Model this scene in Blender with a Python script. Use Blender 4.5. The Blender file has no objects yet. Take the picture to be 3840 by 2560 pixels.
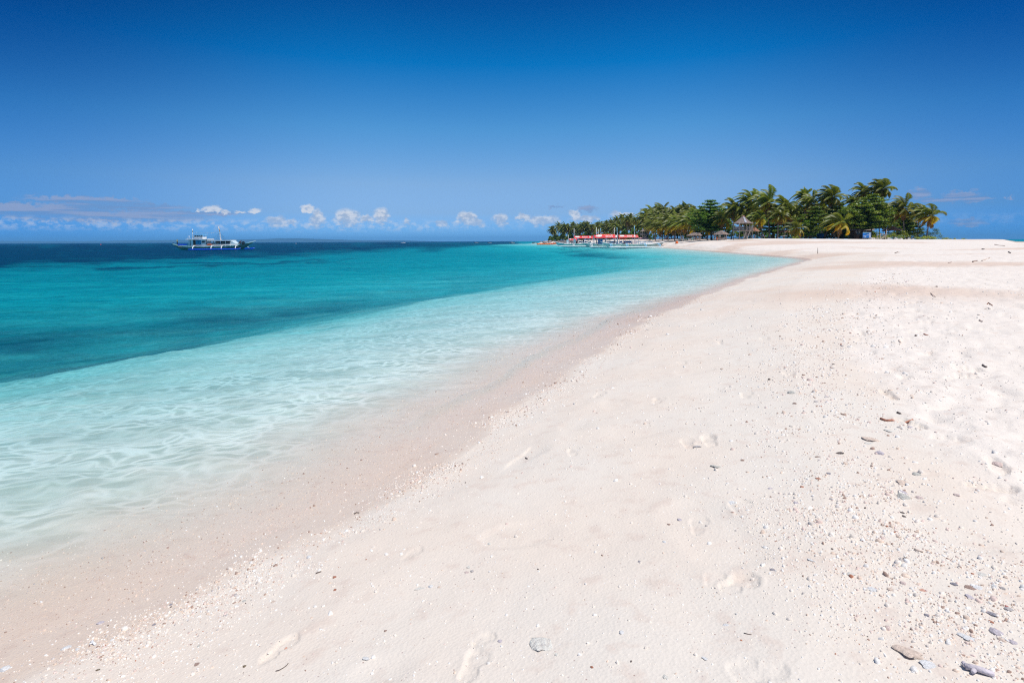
import bpy, math, random
import numpy as np
from mathutils import Vector, Matrix, Euler

R = math.radians
scene = bpy.context.scene
col = scene.collection
random.seed(7)

# ------------------------------------------------------------------ camera
H_CAM = 2.2
F_MM = 20.0
FPX = 3840 * F_MM / 36.0
PITCH = 3.0
ROLL = -0.0042
SHIFT_PX = 264.0
cam_data = bpy.data.cameras.new("camera")
cam = bpy.data.objects.new("camera", cam_data)
col.objects.link(cam)
cam_data.lens = F_MM
cam_data.sensor_width = 36.0
cam_data.clip_start = 0.05
cam_data.clip_end = 60000
cam_data.shift_y = -SHIFT_PX / 3840.0
RM = Matrix.Rotation(R(90 - PITCH), 3, 'X') @ Matrix.Rotation(ROLL, 3, 'Z')
cam.matrix_world = Matrix.Translation((0, 0, H_CAM)) @ RM.to_4x4()
scene.camera = cam


def ray(px, py):
    d = Vector(((px - 1920) / FPX, (1280 - py) / FPX - SHIFT_PX / FPX, -1.0))
    return RM @ d


def G(px, py, z=0.0):
    """point of a plane at height z seen at a photo position"""
    d = ray(px, py)
    t = (z - H_CAM) / d.z
    return Vector((d.x * t, d.y * t, z))


def V(px, py, depth):
    d = ray(px, py)
    t = depth / d.y
    return Vector((d.x * t, depth, H_CAM + d.z * t))


# ------------------------------------------------------------------ noise
def vnoise(x, y, seed=0):
    xf = np.floor(x); yf = np.floor(y)
    xi = xf.astype(np.int64); yi = yf.astype(np.int64)
    fx = x - xf; fy = y - yf
    fx = fx * fx * (3 - 2 * fx); fy = fy * fy * (3 - 2 * fy)

    def h(a, b):
        v = (a * 374761393 + b * 668265263 + seed * 974711 + 1013904223) & 0xffffffff
        v = ((v ^ (v >> 13)) * 1274126177) & 0xffffffff
        v = ((v ^ (v >> 16)) * 2246822519) & 0xffffffff
        return ((v ^ (v >> 15)) & 0xffffffff) / 4294967295.0
    a = h(xi, yi); b = h(xi + 1, yi); c = h(xi, yi + 1); d = h(xi + 1, yi + 1)
    return (a + (b - a) * fx) * (1 - fy) + (c + (d - c) * fx) * fy


def fbm(x, y, seed=0, octv=4):
    s = 0; a = 0.5; t = 0
    for i in range(octv):
        s = s + a * vnoise(x * 2 ** i + 17.3 * i, y * 2 ** i - 9.1 * i, seed + i)
        t += a; a *= 0.5
    return s / t - 0.5


def sstep(a, b, x):
    t = np.clip((x - a) / (b - a), 0, 1)
    return t * t * (3 - 2 * t)


def seg_dist(x, y, pts, closed):
    n = len(pts)
    best = np.full(x.shape, 1e12)
    for i in range(n if closed else n - 1):
        ax, ay = pts[i]; bx, by = pts[(i + 1) % n]
        dx = bx - ax; dy = by - ay
        L = dx * dx + dy * dy
        t = np.clip(((x - ax) * dx + (y - ay) * dy) / L, 0, 1)
        q = (x - ax - t * dx) ** 2 + (y - ay - t * dy) ** 2
        best = np.minimum(best, q)
    return np.sqrt(best)


def inside(x, y, pts):
    n = len(pts)
    r = np.zeros(x.shape, bool)
    for i in range(n):
        ax, ay = pts[i]; bx, by = pts[(i + 1) % n]
        if ay == by:
            continue
        c = ((ay > y) != (by > y)) & (x < (bx - ax) * (y - ay) / (by - ay) + ax)
        r ^= c
    return r


def smooth_poly(pts, k=2):
    for _ in range(k):
        out = [pts[0]]
        for a, b in zip(pts[:-1], pts[1:]):
            out.append((a[0] * .75 + b[0] * .25, a[1] * .75 + b[1] * .25))
            out.append((a[0] * .25 + b[0] * .75, a[1] * .25 + b[1] * .75))
        out.append(pts[-1])
        pts = out
    return pts


# ------------------------------------------------------------------ terrain
def g2(lst, z=0.0):
    return [(G(a, b, z).x, G(a, b, z).y) for a, b in lst]


near_shore = [(-60, -400), (-40, -150), (-15, -40), (-7.5, -8), (-5.2, -1)] + g2([
    (0, 2400), (330, 2310), (640, 2170), (880, 2050), (1140, 1940), (1390, 1810), (1700, 1600),
    (1860, 1510), (2010, 1420), (2115, 1340), (2280, 1255), (2450, 1165), (2680, 1080), (2870, 1020),
    (2985, 988), (3030, 977), (3010, 970), (2940, 963), (2820, 954), (2700, 944), (2600, 936), (2490, 928)]) + [
    (50, 200), (50, 250), (44, 320), (38, 400), (28, 470), (18, 500)]
near_shore = smooth_poly(near_shore, 1)
SHORE_L = near_shore
SHORE_R = [(18, 500), (40, 530), (120, 500), (165, 400), (180, 300), (175, 220), (160, 165), (140, 135), (118, 116),
           (128, 95), (165, 60), (210, 0), (260, -150), (200, -400), (-60, -400)]
ISLAND = SHORE_L + SHORE_R[1:-1]
DROP = [(-70, -400), (-50, -150), (-25, -40), (-15, -10), (-13, 0), (-11.5, 6.0)] + g2([
    (0, 1437), (310, 1371), (571, 1306), (980, 1241), (1306, 1192), (1633, 1115), (1959, 1066),
    (2286, 1018), (2547, 988), (2645, 979), (2520, 962), (2335, 938), (2237, 928)], -.5) + [
    (24, 260), (14, 330), (4, 400), (-6, 470), (-4, 520), (20, 545)]
DROP = smooth_poly(DROP, 1)
DEEP = DROP + [(20, 30000), (-30000, 30000), (-30000, -400)]

# dark sea-grass beds and the like, outlines as seen from the beach
BEDS = [
    ([(-9000, 936), (-400, 913), (600, 909), (1300, 904.5), (1960, 903), (2040, 905), (1900, 912), (2060, 914), (2200, 913.5), (2350, 915), (2060, 918), (1880, 918), (1750, 926), (1500, 937),
      (1280, 950), (1000, 962), (700, 975), (480, 984), (300, 992), (0, 1004), (-400, 1010), (-9000, 1050)], 1.0, 26),
    ([(330, 1003), (600, 994), (900, 984), (1200, 975), (1340, 972), (1180, 982), (900, 992), (600, 1003), (420, 1010)], .8, 8),
    ([(2000, 934), (2200, 931), (2330, 929), (2300, 933), (2150, 937), (2020, 938)], .6, 3),
    ([(2200, 936), (2330, 941), (2500, 958), (2640, 977), (2560, 986), (2380, 975), (2200, 962), (2060, 948)], .62, 7),
    ([(-600, 1185), (200, 1165), (700, 1140), (1100, 1115), (1500, 1085), (1800, 1080), (1900, 1085), (1640, 1150), (1306, 1215), (980, 1275), (571, 1340), (310, 1410), (0, 1480), (-600, 1600)], .58, 80),
    ([(1600, 1040), (1900, 1020), (2200, 1000), (2450, 990), (2300, 1012), (2000, 1052), (1700, 1090)], .3, 14),
]
SHALLOW = [([(1000, 903.5), (1990, 900.6), (2060, 901.5), (2050, 903.0), (1400, 903.6), (1050, 905.4)], 1.0, .8)]


def project(x, y, z=0.0):
    # photo position of points of the water surface
    inv = np.array(RM.inverted())
    X = np.stack([x, y, np.zeros(x.shape) + z - H_CAM], -1) @ inv.T
    w = np.maximum(-X[..., 2], 1e-3)
    px = 1920 + FPX * X[..., 0] / w
    py = 1280 - SHIFT_PX - FPX * X[..., 1] / w
    px = np.where(-X[..., 2] > 1e-3, px, -9999)
    return px, py


def terrain(x, y, detail=True):
    """height of ground / sea bed, plus its masks"""
    x = np.asarray(x, float); y = np.asarray(y, float)
    wob = 0.28 * fbm(x * .55, y * .55, 3, 3) + 0.10 * fbm(x * 2.3, y * 2.3, 5, 2)
    far = np.clip(np.hypot(x, y) / 30, 0, 4)
    dl = seg_dist(x, y, SHORE_L, False)
    dr = seg_dist(x, y, SHORE_R, False)
    ins = inside(x, y, ISLAND)
    s = np.where(ins, 1, -1) * dl
    s = s + wob * (1 + far)
    dro = seg_dist(x, y, DROP, False)
    deep = inside(x, y, DEEP)
    # land
    d = np.maximum(s, 0)
    prof = np.interp(d, [0, .5, 1.5, 3.7, 7, 12, 25, 45, 70, 100], [0, .07, .27, .60, .82, 1.06, 1.55, 1.95, 2.15, 2.3])
    prof = prof * (1 + 1.0 * sstep(60, 150, y))
    tan = np.where(y > 1, x / np.maximum(y, 1), 9.)
    cap = np.interp(tan, [-1, .1, .27, .40, .5, .62, .70, .84, .862, .885, 1.2],
                    [2.6, 2.7, 3.05, 2.75, 2.5, 2.3, 2.2, 2.17, 2.1, 1.42, 1.5])
    cap = 2.3 + (cap - 2.3) * sstep(40, 100, y)
    land = -np.log(np.exp(-6 * prof) + np.exp(-6 * cap)) / 6
    land = np.maximum(land, 0) * (d > 0)
    land = np.where(prof < .4, prof, land)
    land = np.minimum(land, dr * .35)
    # sea bed
    du = np.maximum(-s, 0)
    t = du / (du + np.where(deep, 0, dro) + 1e-6)
    k_ = 1 + np.clip(np.hypot(x, y) / 70., 0, 5)
    sdr = np.where(deep, dro, -dro) + 1.3 * fbm(x * .45, y * .45, 15, 4) * k_
    wall = sstep(-2.5 * k_, 10.0 * k_, sdr) ** 1.05
    sea = (.58 * np.clip(t, 0, 1) ** (1.15 - .45 * sstep(8, 30, np.hypot(x, y)))) * (1 - wall) + (2.7 + 1.4 * sstep(6, 120, sdr) + 3 * sstep(200, 1500, sdr)) * wall
    back = (~ins) & (dr < dl)
    sea = np.where(back & ~deep, 3.0 * sstep(0, 30, dr), sea)
    px, py = project(x, y, -np.where(s > 0, 0, np.minimum(sea, 4)))
    beds = np.zeros(x.shape)
    weed = .72 * sstep(-.2 * k_, 5.5 * k_, sdr + 1.6 * fbm(x * 1.1, y * 1.1, 17, 4)) * (1 - sstep(6, 26, sdr)) * (1 - .55 * sstep(14, 45, np.hypot(x, y)))
    wx = fbm(px / 130., py / 16., 11, 4); wy = fbm(px / 90., py / 13., 21, 4)
    for poly, amt, soft in BEDS:
        k = min(1.0, soft / 9.)
        qx = px + 160 * wx * k
        qy = py + 30 * wy * k if soft < 30 else py + 40 * wy
        dd = seg_dist(qx, qy * 1.0, poly, True)
        m = np.where(inside(qx, qy, poly), 1, -1) * dd
        beds = np.maximum(beds, amt * sstep(-soft, soft, m))
    shal = np.zeros(x.shape)
    for poly, amt, soft in SHALLOW:
        m = np.where(inside(px, py, poly), 1, -1) * seg_dist(px, py, poly, True)
        shal = np.maximum(shal, sstep(-soft, soft, m))
    beds = np.where(py > 900, beds, 0) * sstep(-.5 * k_, 4.0 * k_, sdr + 1.2 * fbm(x * 1.1, y * 1.1, 17, 4)) * (1 - shal)
    beds = np.where(py > 900, np.maximum(np.maximum(beds, weed), .20 * sstep(.3, 1, wall) + .24 * sstep(.1, .7, wall) * (1 - sstep(25, 60, np.hypot(x, y)))), 0) * (1 - shal)
    # patchiness of the beds
    beds = beds * (0.75 + .5 * np.clip(fbm(x / 9., y / 9., 31, 3) * 2 + .5, 0, 1))
    sea = np.where(shal > 0, sea * (1 - shal) + .8 * shal, sea)
    z = np.where(s > 0, land, -sea)
    z = np.where(ins & (s <= 0), -np.minimum(sea, .02 * du), z)
    xb = np.interp(y, [0, 3.3, 4.4, 6.4, 12, 25, 60], [2.9, 2.9, 3.1, 4.0, 7.0, 15.5, 40])
    # the trampled dry sand, the gravel strip beside it
    edge = x - xb + .5 * fbm(x * .8, y * .8, 41, 3)
    tramp = sstep(-.25, .35, edge) * (s > 2) * (y > -5)
    if detail:
        r = np.hypot(x, y)
        near = 1 - sstep(60, 160, r)
        lum = fbm(x * 2.1, y * 2.1, 51, 4)
        dent = np.clip(fbm(x * 3.3 + 7, y * 3.3, 61, 2), -.5, .5)
        z = z + near * tramp * (.085 * lum + .035 * fbm(x * 7, y * 7, 55, 3) - .07 * np.clip(-dent - .08, 0, 1) * 2)
        z = z + near * (s > .6) * (1 - tramp) * (.020 * fbm(x * .9, y * .9, 71, 3) + .006 * fbm(x * 6, y * 6, 81, 2))
        # faint old prints on the firm sand
        dz = vnoise(x * 1.7 + 50, y * 1.7, 91)
        z = z - near * (s > 1.2) * (1 - tramp) * .012 * sstep(.80, .9, dz)
        # ripples of the sea bed
        wob2 = 2.0 * fbm(x * .5, y * .5, 95, 3)
        rip = np.sin((x * .5 + y * .86) * 9 + 7 * wob2) * .5 + .5
        z = z - np.where(s < -.2, (1 - rip) * .02 * sstep(.2, 2.5, -s) * (1 - sstep(20, 60, r)), 0)
    return z, s, beds, tramp


def zland(x, y):
    return float(terrain(np.array([x]), np.array([y]), False)[0][0])


# prints pressed into the firm sand: centre in the photo, length, width (m), heading (deg), depth
PRINTS = []


def foot_shape(x, y, cx, cy, L, W, ang, dep):
    c, s_ = math.cos(ang), math.sin(ang)
    u = ((x - cx) * c + (y - cy) * s_) / L
    v = (-(x - cx) * s_ + (y - cy) * c) / W
    e1 = np.sqrt(((u + .26) / .24) ** 2 + (v / .36) ** 2)
    e2 = np.sqrt(((u - .20) / .30) ** 2 + ((v - .02) / .5) ** 2)
    e3 = np.sqrt((u / .3) ** 2 + ((v - .12) / .28) ** 2)
    w = .55 * fbm(x * 16, y * 16, 7, 4)
    e = np.minimum(np.minimum(e1, e2), e3) + w
    pit = 1 - sstep(.80, 1.02, e)
    rim = np.exp(-((e - 1.15) / .16) ** 2)
    return -dep * 1.05 * pit * np.clip(.75 + .5 * v + 1.6 * fbm(x * 14, y * 14, 9, 3), .1, 1.6) + dep * .25 * rim * (.6 + 1.5 * fbm(x * 9, y * 9, 19, 2))


def locate(px, py):
    """where the view ray of a photo position meets the ground"""
    d = ray(px, py)
    lo = None
    ts = np.geomspace(1.2, 600, 700)
    X = d.x * ts; Y = d.y * ts; Z = H_CAM + d.z * ts
    T = np.maximum(terrain(X, Y, False)[0], 0)
    k = np.argmax(Z < T)
    if k == 0:
        k = len(ts) - 1
    a, b = (Z[k - 1] - T[k - 1]), (T[k] - Z[k])
    f = a / (a + b + 1e-9)
    t = ts[k - 1] + (ts[k] - ts[k - 1]) * f
    return Vector((d.x * t, d.y * t, H_CAM + d.z * t))


for (px, py, L, W, a, dep) in [(1775, 2490, .22, .12, 75, .014), (1815, 2395, .12, .10, 40, .010), (1050, 2430, .22, .10, 60, .010),
                               (2775, 2180, .22, .15, 20, .014), (2680, 2170, .14, .11, 60, .008), (2840, 2510, .22, .15, 170, .007),
                               (1545, 2075, .2, .1, 60, .006), (2620, 1960, .25, .12, 70, .006),
                               (2780, 1900, .25, .14, 70, .008), (2660, 1650, .3, .14, 80, .02), (2960, 1400, .3, .16, 70, .02),
                               (2800, 1480, .3, .14, 60, .015), (2470, 1500, .3, .14, 60, .015), (2250, 1480, .3, .14, 60, .015),
                               (2580, 1660, .28, .12, 80, .015), (2150, 1690, .28, .12, 80, .012), (2700, 1280, .3, .14, 80, .02),
                               (2870, 1270, .3, .14, 80, .02), (2820, 1130, .35, .16, 80, .02), (2560, 1360, .3, .14, 80, .015)]:
    p = locate(px, py)
    PRINTS.append((p.x, p.y, L, W, R(a), dep))
rng = np.random.default_rng(5)
for i in range(420):
    y = rng.uniform(3.2, 26); x = np.interp(y, [3.3, 4.4, 6.4, 12, 25], [2.9, 3.1, 4.0, 7.0, 15.5]) + rng.uniform(0, 9 + y * .5)
    PRINTS.append((x, y, rng.uniform(.24, .34), rng.uniform(.11, .17), rng.uniform(0, 6.28), rng.uniform(.02, .04)))


def add_prints(x, y, z):
    for (cx, cy, L, W, a, dep) in PRINTS:
        m = (np.abs(x - cx) < L) & (np.abs(y - cy) < L)
        if m.any():
            z[m] += foot_shape(x[m], y[m], cx, cy, L, W, a, dep)
    return z


def polar(rings, angs):
    """grid of points round the camera's foot; angle 0 looks along +y"""
    rr, aa = np.meshgrid(rings, angs, indexing='ij')
    return rr * np.sin(aa), rr * np.cos(aa)


def grid_mesh(name, x, y, z, close=True):
    n, m = x.shape
    me = bpy.data.meshes.new(name)
    co = np.stack([x, y, z], -1).reshape(-1, 3).astype(np.float32)
    co = np.vstack([co, np.array([[0, 0, float(z[0].mean())]], np.float32)])
    i, j = np.meshgrid(np.arange(n - 1), np.arange(m), indexing='ij')
    j2 = (j + 1) % m
    q = np.stack([i * m + j, i * m + j2, (i + 1) * m + j2, (i + 1) * m + j], -1).reshape(-1, 4)[:, ::-1]
    jj = np.arange(m)
    tri = np.stack([np.full(m, n * m), jj, (jj + 1) % m], -1)[:, ::-1]
    nv = len(co)
    me.vertices.add(nv); me.vertices.foreach_set('co', co.ravel())
    loops = np.concatenate([q.ravel(), tri.ravel()]).astype(np.int32)
    me.loops.add(len(loops)); me.loops.foreach_set('vertex_index', loops)
    nf = len(q) + len(tri)
    starts = np.concatenate([np.arange(len(q)) * 4, len(q) * 4 + np.arange(len(tri)) * 3]).astype(np.int32)
    me.polygons.add(nf); me.polygons.foreach_set('loop_start', starts)
    me.polygons.foreach_set('use_smooth', np.ones(nf, bool))
    me.update(calc_edges=True)
    me.validate()
    return me


def float_attr(me, name, arr, last=0.0):
    a = me.attributes.new(name, 'FLOAT', 'POINT')
    v = np.append(arr.ravel(), last).astype(np.float32)
    a.data.foreach_set('value', v)


def geo(a, b, q):
    n = int(math.log(b / a) / math.log(q))
    return np.geomspace(a, b, n, endpoint=False)


# ------------------------------------------------------------------ materials
def new_mat(name):
    m = bpy.data.materials.new(name)
    m.use_nodes = True
    nt = m.node_tree
    nt.nodes.clear()
    out = nt.nodes.new('ShaderNodeOutputMaterial')
    return m, nt, out


class N:
    """small helper for node trees"""
    def __init__(self, nt):
        self.nt = nt

    def __call__(self, typ, props=None, **inp):
        n = self.nt.nodes.new('ShaderNode' + typ)
        for k, v in (props or {}).items():
            setattr(n, k, v)
        for k, v in inp.items():
            key = int(k[1:]) if k[0] == 'i' and k[1:].isdigit() else k.replace('_', ' ')
            self.set(n.inputs[key], v)
        return n

    def set(self, sock, v):
        if hasattr(v, 'is_output'):
            self.nt.links.new(v, sock)
        elif hasattr(v, 'outputs'):
            self.nt.links.new(v.outputs[0], sock)
        else:
            if isinstance(v, (tuple, list)) and len(v) == 3 and sock.type == 'RGBA':
                v = (*v, 1)
            sock.default_value = v

    def m(self, op, a, b=0.0, c=0.0, clamp=False):
        n = self.nt.nodes.new('ShaderNodeMath')
        n.operation = op; n.use_clamp = clamp
        self.set(n.inputs[0], a); self.set(n.inputs[1], b)
        if op in ('MULTIPLY_ADD', 'SMOOTH_MIN', 'SMOOTH_MAX', 'COMPARE'):
            self.set(n.inputs[2], c)
        return n.outputs[0]

    def mix(self, fac, a, b, mode='MIX'):
        n = self.nt.nodes.new('ShaderNodeMix')
        n.data_type = 'RGBA'; n.blend_type = mode
        self.set(n.inputs[0], fac); self.set(n.inputs[6], a); self.set(n.inputs[7], b)
        return n.outputs[2]

    def rng(self, v, a, b, c=0.0, d=1.0, smooth=True):
        n = self.nt.nodes.new('ShaderNodeMapRange')
        n.interpolation_type = 'SMOOTHSTEP' if smooth else 'LINEAR'
        self.set(n.inputs[0], v)
        for i, q in enumerate((a, b, c, d)):
            self.set(n.inputs[i + 1], q)
        return n.outputs[0]


def plain(name, color, rough=.6, var=.12, scale=3.0, metal=0.0, bump=0.0, dirt=None, spec=.4):
    m, nt, out = new_mat(name)
    n = N(nt)
    tc = n('TexCoord')
    no = n('TexNoise', Vector=tc.outputs['Object'], Scale=scale, Detail=5.0)
    f = n.rng(no.outputs[0], .3, .7)
    c2 = tuple(max(0, c * (1 - var * 2.2)) for c in color)
    c = n.mix(f, c2, tuple(min(1, c * (1 + var * .5)) for c in color))
    if dirt:
        d = n('TexNoise', Vector=tc.outputs['Object'], Scale=scale * 2.7, Detail=6.0)
        c = n.mix(n.rng(d.outputs[0], .55, .72, 0, .7), c, dirt)
    p = n('BsdfPrincipled', Roughness=rough, Metallic=metal)
    n.set(p.inputs['Base Color'], c)
    p.inputs['Specular IOR Level'].default_value = spec
    if bump:
        b = n('Bump', Strength=.6, Distance=bump, Height=no.outputs[0])
        n.set(p.inputs['Normal'], b)
    nt.links.new(p.outputs[0], out.inputs[0])
    return m


MATS = {}


def M(name, *a, **k):
    if name not in MATS:
        MATS[name] = plain(name, *a, **k)
    return MATS[name]


def leaf_mat(name, trans=.28, rough=.45, mul=1.0):
    m, nt, out = new_mat(name)
    n = N(nt)
    at = n('Attribute', {'attribute_name': 'tint'})
    oi = n('ObjectInfo')
    v = n.rng(oi.outputs['Random'], 0, 1, .78 * mul, 1.2 * mul, False)
    c = n('HueSaturation', Hue=n.rng(oi.outputs['Random'], 0, 1, .492, .508, False), Value=v, Color=at.outputs['Color'])
    p = n('BsdfPrincipled', Base_Color=c, Roughness=rough)
    p.inputs['Specular IOR Level'].default_value = .35
    t = n('BsdfTranslucent', Color=n.mix(1.0, c.outputs[0], (1.15, 1.0, .4), 'MULTIPLY'))
    mx = n('MixShader', i0=trans, i1=p, i2=t)
    nt.links.new(mx.outputs[0], out.inputs[0])
    return m


# ------------------------------------------------------------------ mesh builder
class MB:
    def __init__(self):
        self.v = []; self.f = []; self.mi = []; self.c = []; self.sm = []

    def add(self, vs, fs, mi=0, tint=None, smooth=False):
        o = len(self.v)
        self.v += [tuple(p) for p in vs]
        for f in fs:
            self.f.append(tuple(i + o for i in f)); self.mi.append(mi); self.sm.append(smooth)
        self.c += [tint or (1, 1, 1)] * len(vs)
        return self

    def box(self, c, s, rot=None, mi=0, tint=None):
        hx, hy, hz = s[0] / 2, s[1] / 2, s[2] / 2
        vs = [Vector((x, y, z)) for x in (-hx, hx) for y in (-hy, hy) for z in (-hz, hz)]
        if rot is not None:
            m = rot if isinstance(rot, Matrix) else Euler(rot).to_matrix()
            vs = [m @ p for p in vs]
        vs = [p + Vector(c) for p in vs]
        return self.add(vs, [(0, 1, 3, 2), (4, 6, 7, 5), (0, 4, 5, 1), (2, 3, 7, 6), (0, 2, 6, 4), (1, 5, 7, 3)], mi, tint)

    def bar(self, a, b, w, h=None, mi=0, tint=None):
        """square bar from a to b"""
        a = Vector(a); b = Vector(b); h = h or w
        d = b - a; L = d.length
        q = d.to_track_quat('X', 'Z').to_matrix()
        return self.box((a + b) / 2, (L, w, h), q, mi, tint)

    def tube(self, pts, rad, n=6, mi=0, tint=None, caps=True, smooth=True, flat=1.0):
        pts = [Vector(p) for p in pts]
        if not hasattr(rad, '__len__'):
            rad = [rad] * len(pts)
        vs = []; fs = []
        up = Vector((0, 0, 1))
        for i, p in enumerate(pts):
            d = (pts[min(i + 1, len(pts) - 1)] - pts[max(i - 1, 0)]).normalized()
            if i == 0:
                s = d.cross(up)
                if s.length < .05:
                    s = d.cross(Vector((0, 1, 0)))
                s.normalize()
            else:
                s = (s - d * s.dot(d)).normalized()
            t = s.cross(d)
            for k in range(n):
                a = 2 * math.pi * k / n
                vs.append(p + (s * math.cos(a) + t * math.sin(a) * flat) * rad[i])
        for i in range(len(pts) - 1):
            for k in range(n):
                fs.append((i * n + k, i * n + (k + 1) % n, (i + 1) * n + (k + 1) % n, (i + 1) * n + k))
        self.add(vs, fs, mi, tint, smooth)
        if caps:
            o = len(self.v) - len(vs)
            self.f.append(tuple(o + k for k in range(n))[::-1]); self.mi.append(mi); self.sm.append(False)
            o2 = o + (len(pts) - 1) * n
            self.f.append(tuple(o2 + k for k in range(n))); self.mi.append(mi); self.sm.append(False)
        return self

    def loft(self, secs, mi=0, tint=None, caps=True, smooth=True, closed=True):
        m = len(secs[0]); vs = [p for s in secs for p in s]; fs = []
        for i in range(len(secs) - 1):
            for k in range(m if closed else m - 1):
                fs.append((i * m + k, i * m + (k + 1) % m, (i + 1) * m + (k + 1) % m, (i + 1) * m + k))
        if caps:
            fs.append(tuple(range(m))[::-1]); fs.append(tuple((len(secs) - 1) * m + k for k in range(m)))
        return self.add(vs, fs, mi, tint, smooth)

    def build(self, name, mats, parent=None, recalc=True):
        me = bpy.data.meshes.new(name)
        me.from_pydata(self.v, [], self.f)
        if not isinstance(mats, (list, tuple)):
            mats = [mats]
        for m in mats:
            me.materials.append(m)
        me.polygons.foreach_set('material_index', self.mi)
        me.polygons.foreach_set('use_smooth', self.sm)
        a = me.color_attributes.new('tint', 'FLOAT_COLOR', 'POINT')
        c = np.ones((len(self.v), 4), np.float32)
        c[:, :3] = np.array(self.c, np.float32).reshape(-1, 3)
        a.data.foreach_set('color', c.ravel())
        if recalc:
            import bmesh
            bm = bmesh.new(); bm.from_mesh(me)
            bmesh.ops.recalc_face_normals(bm, faces=bm.faces)
            bm.to_mesh(me); bm.free()
        me.update()
        o = bpy.data.objects.new(name, me)
        col.objects.link(o)
        if parent is not None:
            o.parent = parent
        return o


def tag(o, label=None, cat=None, group=None, kind=None):
    if label: o['label'] = label
    if cat: o['category'] = cat
    if group: o['group'] = group
    if kind: o['kind'] = kind
    return o


def thing(name, loc, rz=0.0, label=None, cat=None, group=None):
    o = bpy.data.objects.new(name, None)
    o.empty_display_size = .3
    col.objects.link(o)
    o.location = loc; o.rotation_euler = (0, 0, rz)
    return tag(o, label, cat, group)


def kids(o):
    return [c for c in bpy.data.objects if c.parent == o]


def copy_tree(o, loc=None, rz=None, label=None, sc=None, _p=None):
    c = o.copy(); col.objects.link(c)
    if _p is not None:
        c.parent = _p
    for ch in list(o.children):
        copy_tree(ch, _p=c)
    if loc is not None: c.location = loc
    if rz is not None: c.rotation_euler = (c.rotation_euler[0], c.rotation_euler[1], rz)
    if label: c['label'] = label
    if sc: c.scale = (sc, sc, sc)
    return c
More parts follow.
